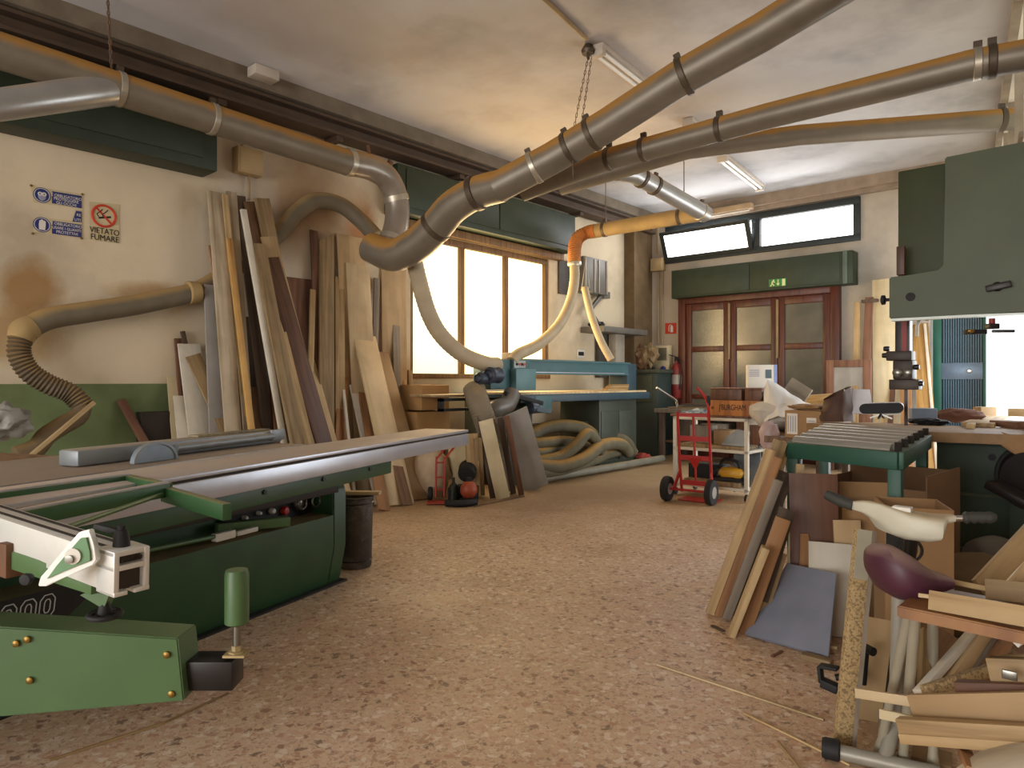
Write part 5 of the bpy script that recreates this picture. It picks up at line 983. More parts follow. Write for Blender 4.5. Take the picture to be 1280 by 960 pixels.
def tarp(u, v):
    p = at_(bot_, u).lerp(at_(top_, u), v/.55) if v < .55 else at_(top_, u).lerp(at_(bak_, u), (v-.55)/.45)
    return p+(V((.6, -.6, .5))*NZ.noise(V((u*6, v*4, 1)))*.05)
MB().grid(tarp, 40, 24).thing('dust_sheet', 'white crumpled dust sheet heaped behind the lettered crate', 'dust sheet', paint('sheet_white', '#c9c6c2', .75, var=.05))
MB().blob(V((-2.42, 6.65, .93)), (.30, .32, .15), 3, .1, 2).thing('bundle', 'pale bundle lying under the white dust sheet', 'bundle', paint('bundle', '#b9b2a8', .9))
q_ = PD(953, 487, 7.2); t = thing('white_carton', 'white printed carton standing above the white dust sheet', 'carton', V((q_.x, q_.y, .79)))
k_ = M.Rotation(math.radians(28), 3, 'Z'); o_ = V((q_.x, q_.y, .79))
MB().box((-.145, 0, 0), (.145, .2, PD(953, 456, 7.2).z-.79), .003, k_, o_).part('box_body', M_swh, t)
zz = PD(953, 456, 7.2).z-.79
for k in range(4): MB().box((-.13, -.003, zz-.06-.02*k), (-.03, 0, zz-.053-.02*k), 0, k_, o_).part('print_line', paint('print_grey', '#8a8a98', .7), t)
MB().box((.03, -.003, zz-.14), (.09, 0, zz-.05), 0, k_, o_).part('print_mark', paint('print_dark', '#5a6a70', .7), t); MB().box((.115, -.003, 0), (.145, 0, zz), 0, k_, o_).part('print_band', paint('print_blue', '#8a9ac8', .7), t)
MB().blob(PD(962, 545, 6.0), (.085, .085, .13), 8, .12, 3).thing('plastic_bag', 'pinkish white plastic bag hanging right of the cart', 'bag', paint('bag_pink', '#b9a09c', .5, var=.2))
board('grey panel propped diagonally behind the white dust sheet', PD(1010, 496, 7.0), PD(985, 480, 7.2), .16, .02, WD['grey'], V((.3, -1, 0)), 'panel', 'panel')
MB().box((-2.5, 7.25, .782), (-2.05, 7.55, 1.005), .005).thing('crate', 'brown crate under the pale pine board below the timber door', 'crate', WD['walnut'])
board('pale pine board lying behind the dust sheet below the timber door', PD(1004, 501, 7.6), PD(1044, 499, 7.1), .12, .03, WD['pale'], V((.5, -.8, 0)), 'board', 'board')
# ---- leaning pieces at the back wall right of the timber door
fr_ = thing('picture_frame', 'empty brown timber frame leaning right of the timber door', 'frame', BP(1063, 500, .4)); x0, x1 = xv(1034, .5), xv(1090, .5); zt = BP(1060, 450, .5).z
for lo, hi in (((x0, 0, 0), (x0+.1, .05, zt)), ((x1-.1, 0, 0), (x1, .05, zt)), ((x0+.1, 0, zt-.1), (x1-.1, .05, zt)), ((x0+.1, 0, .3), (x1-.1, .05, .4))): MB().box(V(lo)+V((0, YB-.55, 0)), V(hi)+V((0, YB-.55, 0)), .005).part('frame_bar', WD['red'], fr_)
MB().box((x0+.1, YB-.53, .4), (x1-.1, YB-.515, zt-.1)).part('frame_panel', WD['lam'], fr_)
def bb_(label, px0, py0, px1, py1, w_, mat, o0, o1, th=.03, name='plank', cat='plank'):
    T = BP(px1, py1, o1); B = BP(px0, py0, o0); 
    k = T.z/(T.z-B.z); B = T+(B-T)*k; B.z = 0.004
    return board(label, B, T, w_, th, WD[mat] if isinstance(mat, str) else mat, V((0, -1, .2)), name, cat, 'pieces leaning right of the timber door')
bb_('tall light post leaning in front of the brown frame', 1070, 480, 1072, 378, .075, 'pine', .5, .30, .05, 'post', 'post')
bb_('tall brown post with a bracket head, right of the light post', 1082, 480, 1087, 372, .10, 'red', .46, .28, .06, 'post', 'post')
MB().box(BP(1087, 374, .36)-V((.11, 0, .04)), BP(1087, 374, .36)+V((.1, .1, 0)), .004).thing('bracket', 'dark bracket on the head of the brown post', 'bracket', WD['dark'])
bb_('broad cream board as tall as the timber door, left of the band saw guide', 1109, 490, 1108, 349, .34, 'cream', .42, .22, .06, 'panel', 'panel')
bb_('yellow board with a white edge leaning right of the band saw guide', 1156, 500, 1150, 405, .19, 'gold', .5, .1, .03)
bb_('thin white batten along the edge of the yellow board', 1164, 500, 1156, 405, .03, 'white', .52, .13, .03, 'batten', 'batten')
bb_('reddish plank behind the yellow board near the ribbed door', 1163, 505, 1160, 455, .07, 'red', .34, .06)
bb_('brown plank standing directly under the band saw guide block', 1133, 510, 1131, 430, .13, 'orange', .6, .2)
bb_('narrow brown plank left of the band saw guide', 1115, 500, 1121, 420, .06, 'walnut', .5, .2)
# ================================================================== RIGHT SIDE: ROLLER TABLE, BAND SAW, BIKE, OFFCUTS
M_rg = paint('roller_green', '#1f4a3a', .5, .05, var=.12, dust='#5a5a44', lo=.6, hi=1.3)
M_roll = paint('roller_steel', '#aaa8a2', .3, .7, var=.08, dust='#9a8e78', lo=.8, hi=1.8)
TZ = .92
FL, FR_, BR_, BL = V((-1.386, 3.92, 0)), V((-.80, 3.73, 0)), V((-.92, 5.06, 0)), V((-1.655, 5.36, 0))
rt = thing('roller_table', 'dark green roller table feeding the band saw', 'roller table', (FL+FR_+BR_+BL)/4)
def up(p, z): return V((p.x, p.y, z))
for A, B in ((FL, FR_), (FR_, BR_), (FL, BL), (BL, BR_)):
    MB().bar(up(A, TZ-.055), up(B, TZ-.055), .04, .085, UP, .004).part('frame_rail', M_rg, rt)
for k in range(6):
    u = .04+k*.185; A = FL.lerp(BL, u); B = FR_.lerp(BR_, u); d = (B-A).normalized()
    r_ = MB().tube([up(A+d*.03, TZ-.012), up(B-d*.035, TZ-.012)], .034, 18).part('roller', M_roll, rt)
    MB().bar(up(B-d*.012, TZ-.03), up(B-d*.012, TZ+.03), .03, .02, d).part('bearing', M_blks, r_)
for p in (FL.lerp(BR_, .03), FR_.lerp(BL, .03), BR_.lerp(FL, .05), BL.lerp(FR_, .05)): MB().box(up(p, 0)-V((.03, .03, 0)), up(p, TZ-.1)+V((.03, .03, 0)), .003).part('leg', M_rg, rt)
# band saw
M_bs = paint('bandsaw_green', '#414a2d', .5, .05, var=.16, scale=2.5, dirt=.35, dirtc='#5a4a34'); M_bsd = paint('bandsaw_dark', '#353c22', .55, .05, var=.15, scale=3, dirt=.25); M_bsb = paint('bandsaw_base', '#2a3a2c', .6, .05, var=.2, dirt=.3)
bs = thing('band_saw', 'huge green band saw with its wheel housing high at the right edge', 'band saw', V((-.4, 5.7, 0)))
MB().box((-1.20, 5.55, 1.72), (.45, 5.95, 2.75), .012).part('wheel_housing', M_bsd, bs)
cov = [(-1.235, 1.69), (.45, 1.66), (.45, 2.79), (-.895, 2.765), (-.895, 2.03), (-.93, 1.995), (-1.235, 1.985)]
m = MB(); m.prism([V((x, 5.46, z)) for x, z in cov], V((0, .10, 0)), .008); cv = m.part('housing_cover', M_bs, bs)
MB().lathe([(.03, 0), (.03, .006)], (-1.10, 5.46, 1.835), V((0,-1,0)), 16).part('cover_hole', M_blk, cv)
m = MB(); m.lathe([(.012, 0), (.012, .03), (.034, .035), (.036, .055), (.02, .062)], (-1.235, 5.5, 1.83), V((-1,0,0)), 14); m.part('star_knob', M_blk, bs)
lt = V((-.60, 5.46, 1.86)); m = MB(); m.lathe([(.03, 0), (.03, .03), (.018, .04)], lt, V((0,-1,0)), 16).bar(lt+V((-.06, -.035, -.012)), lt+V((.075, -.035, .012)), .04, .02, V((0,1,0)), .004); m.part('latch', M_blks, cv)
MB().box((-1.18, 5.42, 1.99), (-1.13, 5.46, 2.19), .003).part('scale_bar', WD['walnut'], bs)
# guide post and block
gx, gy = -1.33, 6.0
g0 = PD(1133, 396, 5.15); gx, gy = g0.x, g0.y
gp = MB().box((gx-.065, gy-.05, 1.30), (gx+.03, gy+.05, 1.80), .004).part('guide_post', M_blks, bs); MB().box((gx-.02, gy-.058, 1.36), (gx+.015, gy-.05, 1.78)).part('red_stripe', paint('stripe_red', '#8a2018', .5), gp)
gb_ = MB().box((gx-.12, gy-.08, 1.40), (gx+.05, gy+.06, 1.47), .008).box((gx-.07, gy-.1, 1.26), (gx+.06, gy+.05, 1.40), .01).box((gx-.1, gy-.08, 1.185), (gx+.095, gy+.05, 1.26), .006).part('guide_block', paint('guide_brown', '#3a3028', .5, .3, var=.2), bs)
for dx, dz in ((-.12, 1.49), (.075, 1.35), (.10, 1.23), (-.13, 1.44)): MB().lathe([(.018, -.02), (.02, 0), (.018, .02), (0, .02)], (gx+dx, gy-.05, dz), V((1,0,0)), 12).part('guide_knob', M_blks, gb_)
for dx in (-.035, .03): MB().lathe([(.03, 0), (.034, .02), (.02, .03), (0, .03)], (gx+dx, gy-.1, 1.31), V((0,-1,0)), 14).part('guide_roller', M_steel, gb_)
MB().box((gx-.012, gy-.012, TZ-.02), (gx+.012, gy-.010, 1.2)).part('blade', M_blks, bs)
MB().tube([PD(1146, 420, 5.05), PD(1147, 405, 5.0), PD(1153, 398, 5.0), PD(1160, 400, 5.0)], .012, 8, smooth=6).part('cable', M_wht, bs)
MB().box((-1.22, 5.46, 1.672), (-.1, 5.52, 1.69)).part('light_strip', paint('strip_pale', '#a8aca4', .4, .3), bs)
a0 = PD(1240, 398, 4.45); m = MB(); m.tube([a0, a0-UP*.05], .018).part('guard_stem', paint('stripe_red', '#8a2018'), bs)
MB().bar(PD(1234, 408, 4.45), PD(1246, 408, 4.45), .06, .035, UP, .004).part('guard_clamp', M_blks, bs); MB().bar(PD(1207, 415, 4.45), PD(1231, 415, 4.45), .05, .03, UP, .003).part('guard_arm', M_blk, bs); MB().bar(PD(1240, 414, 4.45), PD(1268, 414, 4.4), .04, .018, UP, .003).part('guard_bar', M_blks, bs)
m = MB(); m.lathe([(.012, 0), (.012, .03)], PD(1212, 414, 4.42), -FW, 10); m.part('guard_screw', M_brass, bs)
MB().prism([V((x, y, TZ-.065)) for x, y in ((-1.86, 5.62), (-1.55, 5.44), (-.93, 5.14), (-.15, 5.3), (-.15, 5.98), (-1.5, 5.98))], UP*.065, .004).part('saw_table', paint('bandsaw_table', '#8a6c48', .6, .2, var=.2, dirt=.5, dirtc='#5a4430'), bs)
MB().box((-.93, 5.38, .0), (.45, 5.95, TZ-.065), .01).part('base', M_bsb, bs); MB().box((-.96, 5.33, .0), (.45, 5.98, .16), .006).part('base_foot', M_bsb, bs); MB().box((-.95, 5.36, .50), (.45, 5.385, .52)).part('base_seam', M_bsd, bs)
MB().lathe([(.022, 0), (.022, .01), (0, .012)], (-.62, 5.38, .76), V((0,-1,0)), 10).part('bolt', M_blk, bs)
q_ = PD(1290, 597, 4.2); m = MB(); m.lathe([(.03, -.05), (.15, -.05), (.17, -.03), (.17, .03), (.15, .05), (.03, .05)], q_, V((-.3, -1, 0)), 28); pu = m.part('drive_pulley', M_blks, bs)
MB().torus(q_, V((-.3, -1, 0)), .19, .016, 30, 8, 0, 2*math.pi).part('belt', M_blk, pu)
m = MB(); m.bar(PD(1238, 604, 4.15), PD(1310, 640, 3.9), .16, .05, UP, .012); m.part('motor_cradle', M_blks, bs)
m = MB(); m.box(q_+V((-.12, .05, -.6)), q_+V((.3, .3, -.12)), .01); m.part('motor_stand', M_bsb, bs)
# things on the band saw table
OT = 'offcuts on the band saw table'
def flat(label, p0, p1, w, th, mat, z=TZ, name='offcut', cat='wood offcut', group=OT, lift=0.0):
    A, B = F(*p0, z), F(*p1, z); A.z = B.z = z+th/2+.001+lift
    return board(label, A, B, w, th, WD[mat] if isinstance(mat, str) else mat, UP, name, cat, group)
flat('pale plank end lying at the front of the band saw table', (1213, 536), (1222, 525), .05, .03, 'pale')
flat('wide pale plank end right of the narrow one on the band saw table', (1222, 534), (1246, 524), .20, .03, 'pine')
flat('tan square block on the band saw table before the ribbed door', (1221, 523), (1240, 523), .11, .10, 'mdf')
flat('reddish plank at the right end of the band saw table', (1250, 533), (1285, 536), .16, .045, 'red')
flat('pale plank behind the reddish one at the right end of the table', (1262, 528), (1290, 529), .12, .06, 'pale', lift=.05)
MB().blob(F(1199, 528, TZ)+UP*.055, (.17, .10, .055), 2, .15, 3).thing('sack', 'small reddish brown sack on the band saw table', 'sack', paint('sack_brown', '#5e3a2a', .8, bump=.4))
MB().blob(F(1160, 531, TZ)+UP*.025, (.13, .08, .025), 5, .25, 4).thing('glove', 'black work glove lying under the blue-grey box', 'glove', M_blk)
q_ = F(1155, 531, TZ); MB().box((-.085, -.05, .05), (.085, .05, .17), .006, M.Rotation(math.radians(25), 3, 'Z'), q_+V((-.03,.12,-.049))).thing('box', 'blue-grey box on the band saw table right of the guide', 'box', paint('box_bluegrey', '#7f8ea2', .5))
A, B = PD(1081, 511, 4.85), PD(1122, 510, 4.75); r_ = .036; d = (B-A).normalized(); pr = []
for k in range(9): t_ = math.pi/2+math.pi*k/8; pr.append(A+d*math.cos(t_)*r_+UP*math.sin(t_)*r_)
for k in range(9): t_ = -math.pi/2+math.pi*k/8; pr.append(B+d*math.cos(t_)*r_+UP*math.sin(t_)*r_)
t = thing('belt_sander', 'black and white belt roller unit lying on the roller table', 'belt roller', (A+B)/2)
bkd = V((-d.y, d.x, 0)); m = MB(); m.prism(pr, bkd*.02, .002); m.part('side_plate', M_blk, t)
m = MB(); m.prism([p+bkd*.021 for p in pr], bkd*.22); m.part('belt', paint('belt_white', '#c6c6cc', .5), t)
m = MB()
k0 = (A+B)/2-UP*.04+bkd*.03
for a_ in (0, 1.57, 3.14, 4.71): m.bar(k0, k0+V((math.cos(a_)*.07, math.sin(a_)*.07, -.03)), .014, .01)
m.part('foot_star', M_steel, t); MB().bar(k0-d*.02+bkd*.02, k0+d*.12+bkd*.02, .02, .02).part('foot_bar', M_wht, t)
q_ = PD(1074, 517, 5.45); board('white sheet of board propped behind the black roller unit', q_-UP*.0, PD(1071, 487, 5.6), .19, .012, paint('sheet_bright', '#d4d2d6', .4), V((.4, -1, .2)), 'panel', 'panel')
m = MB()
def bag(u, v):
    a_ = u*2*math.pi; r1 = (.17-.05*v)*(1+.18*NZ.noise(V((math.cos(a_)*1.6, math.sin(a_)*1.6, v*2)))); c0_ = PD(1046, 524, 5.55); return V((c0_.x+math.cos(a_)*r1*.8, c0_.y+math.sin(a_)*r1, .93+v*.22*(1+.25*math.sin(a_+1))))
m.grid(bag, 28, 8); m.thing('leather_bag', 'slumped dark brown bag open at the top behind the roller table', 'bag', paint('bag_brown', '#4a3020', .7, var=.3, bump=.5))
# under the roller table
def boxt(label, p, w_, d_, h_, rot, mt, name='carton', open_=True, z=0.0, lab=None):
    t = thing(name, label, 'carton', V((p.x, p.y, z)), 'cartons under the roller table'); R = M.Rotation(rot, 3, 'Z'); o = V((p.x, p.y, z)); th = .008
    for lo, hi in (((-w_/2, -d_/2, 0), (w_/2, -d_/2+th, h_)), ((-w_/2, d_/2-th, 0), (w_/2, d_/2, h_)), ((-w_/2, -d_/2+th, 0), (-w_/2+th, d_/2-th, h_)), ((w_/2-th, -d_/2+th, 0), (w_/2, d_/2-th, h_)), ((-w_/2+th, -d_/2+th, 0), (w_/2-th, d_/2-th, th))):
        MB().box(lo, hi, 0, R, o).part('side', mt, t)
    return t, R, o
t, R, o = boxt('big dark open carton at the back under the roller table', V((-1.05, 4.55, 0)), .62, .6, .66, -.1, M_cart2)
m = MB(); m.box((.302, -.3, .66), (.31, .3, .74), 0, R, o).box((-.31, .292, .66), (.31, .3, .72), 0, R, o); m.part('flap', M_cart2, t)
c3 = DR(3.12, 1.80); rot = math.radians(22)
t, R, o = boxt('tall orange-brown carton with a black printed oval behind the saddle', c3, .26, .30, .70, rot, M_cart)
m = MB(); m.torus(o+R@V((-.04, -.152, .52)), R@V((0,-1,0)), .05, .006, 24, 6).torus(o+R@V((-.04, -.152, .52)), R@V((0,-1,0)), .03, .004, 24, 6); m.part('printed_oval', M_ink, t)
MB().box((-.127, -.152, .38), (-.06, -.150, .64), 0, R, o).part('printed_band', M_ink, t)
t, R, o = boxt('smaller cardboard box between the dark panel and the handlebar', DR(3.66, 1.90), .24, .2, .62, math.radians(30), M_cart)
MB().box((-.13, .10, .62), (.13, .106, .70), 0, R, o).part('flap', M_cart, t)
def lb_(label, B, T, w, mat, th=.018, n=V((.5, -.8, .2)), name='board', cat='board', group='boards leaning on the roller table', w2=None, cut=0):
    B = F(*B) if len(B) == 2 else V(B); B.z = max(B.z, .002); T = PD(*T); return board(label, B, T, w, th, WD[mat] if isinstance(mat, str) else mat, n, name, cat, group, cut, w2)
lb_('light orange board, leftmost of the boards leaning on the roller table', (888, 768), (963, 562, 3.72), .052, 'pine', .022)
lb_('orange-brown board second from left on the roller table', (899, 771), (972, 572, 3.62), .05, 'orange', .025)
lb_('grey weathered narrow board in the middle of the leaning boards', (908, 774), (973, 600, 3.5), .045, 'grey', .02)
lb_('dark board in the gap behind the grey weathered one', (915, 770), (982, 590, 3.7), .09, 'dark', .02)
lb_('yellow-green board, its head highest beside the labelled carton', (905, 752), (976, 551, 3.86), .075, 'tan', .02)
lb_('second yellow-green board with head touching the roller table corner', (914, 752), (985, 553, 3.9), .05, 'pale', .025)
lb_('short plank with a pale split edge, foot nearest the middle of the floor', (914, 795), (957, 684, 3.3), .035, 'pale', .05)
lb_('short brown plank right of the split-edged one', (928, 793), (979, 648, 3.38), .07, 'orange', .022)
lb_('short dark plank tucked behind the short brown one', (938, 790), (984, 636, 3.5), .08, 'dark', .02)
lb_('narrow tan board at the left edge of the bluish panel', (942, 792), (975, 690, 3.5), .07, 'tan', .015)
lb_('dark brown panel leaning upright on the front of the roller table', (DR(3.56, 1.56)), (1016, 592, 3.64), .235, 'walnut', .02, V((.4, -.9, .2)), 'panel', 'panel')
lb_('thin light stick standing left of the dark brown panel', (DR(3.78, 1.50)), (1000, 580, 3.80), .04, 'pale', .03, name='stick', cat='stick')
lb_('pale stick left of the orange wedge board', (DR(3.60, 1.43)), (993, 628, 3.66), .035, 'cream', .02, name='stick', cat='stick')
lb_('orange wedge-shaped board above the bluish panel', (DR(3.52, 1.52)), (1005, 667, 3.60), .13, 'orange', .015, w2=.04)
lb_('pale speckled panel standing askew above the bluish panel', (DR(3.38, 1.58)), (1042, 679, 3.50), .24, 'white', .018, V((.5, -.9, .3)), 'panel', 'panel')
lb_('small tan board between pale panel and chipboard strip', (DR(3.48, 1.71)), (1058, 650, 3.54), .13, 'ply', .018, V((.5, -.9, .3)))
b0, b1, t0, t1 = F(933, 795), F(1037, 825), PD(985, 707, 3.60), PD(1047, 720, 3.34)
n_ = (b1-b0).cross(t0-b0).normalized(); n_ = n_ if n_.z > 0 else -n_
m = MB(); m.prism([p+n_*.004 for p in (b0, b1, t1, t0)], n_*.018, .002); m.thing('panel', 'glossy dark panel with a painted bluish reflection lying aslant at the foot of the boards', 'panel', paint('painted_blue_sheen', '#747782', .2, .0, var=.2, scale=3))  # bluish reflection painted into the base colour of a dark brown panel
MB().blob(DR(3.6, 1.5, .12), (.12, .16, .12), 3, .2, 2).thing('rag', 'dark rag stuffed under the bluish panel', 'rag', WD['dark'])
board('thin pale strip lying along the foot of the bluish panel', F(946, 797)+UP*.03, F(1047, 818)+UP*.03, .02, .014, WD['pine'], UP, 'strip', 'wood strip')
board('tan block under the lower corner of the bluish panel', F(1003, 822)+UP*.012, F(1040, 832)+UP*.012, .05, .022, WD['tan'], UP, 'offcut', 'wood offcut')
# chipboard strip
M_chip = chip('chipboard', '#a58c62', '#7d6746')
B, T = PD(1052, 932, 2.36), PD(1079, 662, 2.44); B.z = .002
t = thing('chipboard_strip', 'long chipboard strip standing on end with its raw edge to the front', 'chipboard', B); nn = V((.62, -.75, .1))
MB().bar(B, T, .052, .03, nn, .001).part('chipboard_core', M_chip, t)
sx_ = frame(T-B, nn)@V((1, 0, 0)); MB().bar(B-sx_*.033, T-sx_*.033, .014, .034, nn).part('veneer', WD['grey'], t)
ln = (T-B).normalized(); MB().bar(T-ln*.17+nn*.0155, T+nn*.0155, .05, .002, nn).part('painted_end', paint('end_grey', '#9a9480', .7), t)
# exercise bike
M_bw = paint('bike_cream', '#c9c4b0', .5, var=.05, dust='#b09a74', lo=.55, hi=1.1, dirt=.1); M_bgr = paint('bike_grey', '#9a968a', .4, .3, var=.1); M_grip = paint('grip_dark', '#34342e', .7, var=.2); M_sad = paint('saddle_purple', '#4a2432', .5, var=.12, dust='#8a7268', lo=.25, hi=.9)
bk_ = thing('exercise_bike', 'old exercise bike with cream handlebar and purple saddle among the offcuts', 'exercise bike', DR(2.45, 1.25))
def loft(m, st, ax, seg=20, pw=.7):
    rings = []
    for px, y0, y1, dep, D in st:
        c_ = PD(px, (y0+y1)/2, D); h_ = abs(y1-y0)/2*D/FX; rr = []
        for k in range(seg):
            t_ = 2*math.pi*k/seg; cx, sy = math.cos(t_), math.sin(t_); cx = math.copysign(abs(cx)**pw, cx); sy = math.copysign(abs(sy)**pw, sy)
            rr.append(m.bm.verts.new(c_+ax*cx*dep/2+UP*sy*h_))
        rings.append(rr)
    for a, b in zip(rings, rings[1:]):
        for k in range(seg): m.bm.faces.new((a[k], a[(k+1)%seg], b[(k+1)%seg], b[k]))
    m.bm.faces.new(rings[0][::-1]); m.bm.faces.new(rings[-1]); return m
m = loft(MB(), [(1066, 627, 637, .03, 2.52), (1078, 626, 641, .05, 2.49), (1092, 627, 650, .10, 2.46), (1104, 630, 664, .15, 2.43), (1122, 636, 671, .18, 2.40), (1145, 640, 674, .19, 2.37), (1160, 642, 673, .17, 2.35), (1168, 643, 661, .13, 2.34), (1178, 643, 654, .06, 2.33), (1191, 643, 652, .035, 2.32)], FW, 20, .6); hb = m.part('handlebar_shell', M_bw, bk_)
m = MB(); m.tube([PD(1066, 632, 2.53), PD(1050, 626, 2.56), PD(1033, 618, 2.6)], [.019, .021, .018], 14); m.part('grip', M_grip, bk_)
MB().tube([PD(1190, 648, 2.32), PD(1204, 648, 2.31)], .011, 12).part('chrome_stem', paint('chrome', '#d8d8d8', .12, 1.0, var=.02), bk_)
gp_ = [PD(1203+k*4.7, 646.5+.6*(k % 2), 2.31-.004*k) for k in range(10)]; m = MB(); m.tube(gp_, [.013, .021, .017, .02, .017, .02, .017, .02, .018, .012], 14); m.part('grip', M_grip, bk_)
MB().box(PD(1128, 641, 2.38)-V((.03, .02, .0)), PD(1128, 641, 2.38)+V((.03, .02, .022)), .004).part('dial_box', M_wht, bk_)
m = loft(MB(), [(1086, 693, 706, .05, 2.22), (1091, 684, 722, .12, 2.22), (1101, 680, 737, .18, 2.21), (1116, 682, 746, .20, 2.20), (1132, 691, 749, .18, 2.19), (1148, 703, 747, .14, 2.18), (1163, 712, 742, .09, 2.17), (1178, 717, 738, .07, 2.16), (1187, 721, 735, .055, 2.15), (1190, 725, 731, .03, 2.15)], FW, 24, .85); m.part('saddle', M_sad, bk_)
base = DR(2.36, 1.28)
m = MB(); m.tube([PD(1124, 744, 2.2), PD(1121, 850, 2.24), PD(1118, 905, 2.28)], .022, 16); m.part('seat_post', M_bgr, bk_)
m = MB(); m.tube([PD(1140, 668, 2.4), PD(1128, 760, 2.45), PD(1112, 890, 2.5)], .022, 16); m.part('handlebar_post', M_blks, bk_)
fa_, fb_ = F(1040, 938, .03), F(1175, 968, .03); m = MB(); m.tube([fa_, fb_], .024, 16); m.part('base_tube', M_bgr, bk_)
dd = (fb_-fa_).normalized(); m = MB(); m.lathe([(.03, 0), (.034, .01), (.034, .05), (.028, .055)], fa_-dd*.03+UP*.004, dd, 18); m.part('end_cap', M_blk, bk_)
fc_ = F(1105, 850, .03); m = MB(); m.tube([fa_.lerp(fb_, .5), fc_], .02, 12).tube([PD(1118, 905, 2.28), fa_.lerp(fb_, .5)], .022, 12); m.part('frame_tube', M_bgr, bk_)
m = MB(); m.tube([PD(1082, 806, 2.52), PD(1078, 855, 2.52)], .014, 10).tube([PD(1078, 808, 2.52), PD(1092, 815, 2.47)], .016, 10); m.part('crank', M_blk, bk_)
pdl = PD(1037, 845, 2.56); m = MB(); m.bar(pdl+V((-.035, 0, .03)), pdl+V((.03, .0, .035)), .04, .012, UP, .003).bar(pdl+V((-.035, 0, .03)), pdl+V((-.028, 0, -.03)), .04, .012, V((1,0,0)), .003).bar(pdl+V((-.028, 0, -.03)), pdl+V((.03, 0, -.04)), .04, .03, UP, .003); m.part('pedal', M_blk, bk_)
m = MB(); m.tube([pdl+V((.02, 0, 0)), PD(1080, 842, 2.52)], .012, 10); m.part('pedal_axle', M_blks, bk_)
# stool with orange seat
so_ = thing('stool', 'low stool with an orange-brown wooden top carrying offcuts', 'stool', DR(2.05, 1.35)); z = .585
A, B = F(1121, 757, z), F(1290, 792, z); dz = V((-(B-A).y, (B-A).x, 0)).normalized()
m = MB(); m.prism([A, B, B+dz*.30, A+dz*.30], UP*-.035, .004); m.part('seat', wood('seat_orange', '#94683e', '#7a4f2c', rough=.4, sx=10), so_)
for p, q in ((A+dz*.05+(B-A)*.06, F(1098, 945)), (A.lerp(B, .12)+dz*.04, F(1128, 958)), (A+dz*.26+(B-A)*.1, None), (B+dz*.26-(B-A)*.1, None)):
    q = q if q else V((p.x, p.y, 0)); p = V((p.x, p.y, z-.035)); MB().tube([V((q.x, q.y, 0)), q.lerp(p, .06)+UP*.0, q.lerp(p, .12), p], [.02, .018, .014, .016], 14).part('leg', paint('leg_beige', '#9a927e', .5, .1, var=.1), so_)
# offcuts heaped at the lower right
OH = 'offcuts heaped round the stool'
def sc_(label, a, b, w, th, mat, n=UP, name='offcut', cat='wood offcut'):
    return board(label, PD(*a), PD(*b), w, th, WD[mat] if isinstance(mat, str) else mat, n, name, cat, OH)
nF = V((.6, -.75, .25))
sc_('tan board end lying on the orange stool top, front face upright', (1162, 750, 2.02), (1310, 776, 1.82), .055, .025, 'pine', nF)
sc_('thin pale strip on top of the tan board on the stool', (1148, 744, 2.04), (1310, 764, 1.86), .012, .012, 'plyl', nF, 'strip', 'wood strip')
sc_('pale round dowel pointing at the saddle nose', (1192, 728, 2.2), (1310, 752, 2.0), .016, .016, 'pale', nF, 'stick', 'stick')
sc_('second tan board behind, lying across the stool top', (1232, 736, 2.1), (1310, 744, 2.0), .06, .02, 'tan', nF)
sc_('broad pale plank slanting up at the right edge above the stool', (1228, 738, 2.35), (1300, 660, 2.45), .085, .02, 'pine', nF, 'plank', 'plank')
sc_('white strip with a red edge slanting up at the right edge', (1260, 733, 2.25), (1305, 685, 2.3), .025, .02, 'white', nF, 'strip', 'wood strip')
sc_('pale board leaning at the extreme right above the stool', (1270, 742, 2.15), (1312, 690, 2.2), .07, .02, 'ply', nF)
sc_('white strip with pink side leaning under the stool', (1149, 866, 2.05), (1218, 788, 2.3), .02, .035, 'white', nF, 'strip', 'wood strip')
sc_('tan board leaning under the stool right of the white strip', (1186, 862, 2.08), (1236, 788, 2.3), .045, .03, 'ply', nF)
sc_('grey-brown board under the stool, third of the slanting ones', (1206, 858, 2.1), (1250, 790, 2.3), .025, .03, 'grey', nF)
sc_('orange board under the stool, rightmost of the slanting ones', (1226, 850, 2.1), (1268, 786, 2.3), .03, .03, 'orange', nF)
sc_('chipboard bar lying aslant below the slanting boards', (1156, 864, 1.98), (1248, 834, 2.05), .03, .03, M_chip, nF)
sc_('upright pine stick standing behind the stool legs', (1154, 866, 2.15), (1156, 788, 2.3), .028, .03, 'pine', nF, 'stick', 'stick')
sc_('pinkish white stick with a split end sticking out to the left', (1070, 866, 2.12), (1160, 880, 1.98), .028, .02, 'plyl', nF, 'stick', 'stick')
sc_('broad grey-tan slab lying across the heap at the right', (1141, 886, 1.94), (1320, 884, 1.70), .075, .03, 'mdf', V((.62, -.75, .35)), 'slab', 'wood slab')
sc_('white stick with an orange end under the grey-tan slab', (1100, 892, 2.0), (1150, 903, 1.93), .026, .02, 'cream', nF, 'stick', 'stick')
sc_('upper of two tan boards below the grey-tan slab', (1124, 906, 1.90), (1320, 918, 1.66), .038, .04, 'pine', nF)
sc_('lower of two tan boards below the grey-tan slab', (1127, 921, 1.89), (1320, 935, 1.66), .026, .045, 'pine', nF)
sc_('tan block with a metal insert at the right edge', (1238, 838, 1.9), (1320, 842, 1.8), .07, .05, 'tan', nF, 'block', 'wood block')
sc_('reddish brown strip lying under the block at the right edge', (1196, 858, 1.92), (1315, 862, 1.78), .03, .05, 'red', nF)
sc_('pale board end above the block at the right edge', (1246, 828, 1.95), (1320, 822, 1.84), .03, .03, 'plyl', nF)
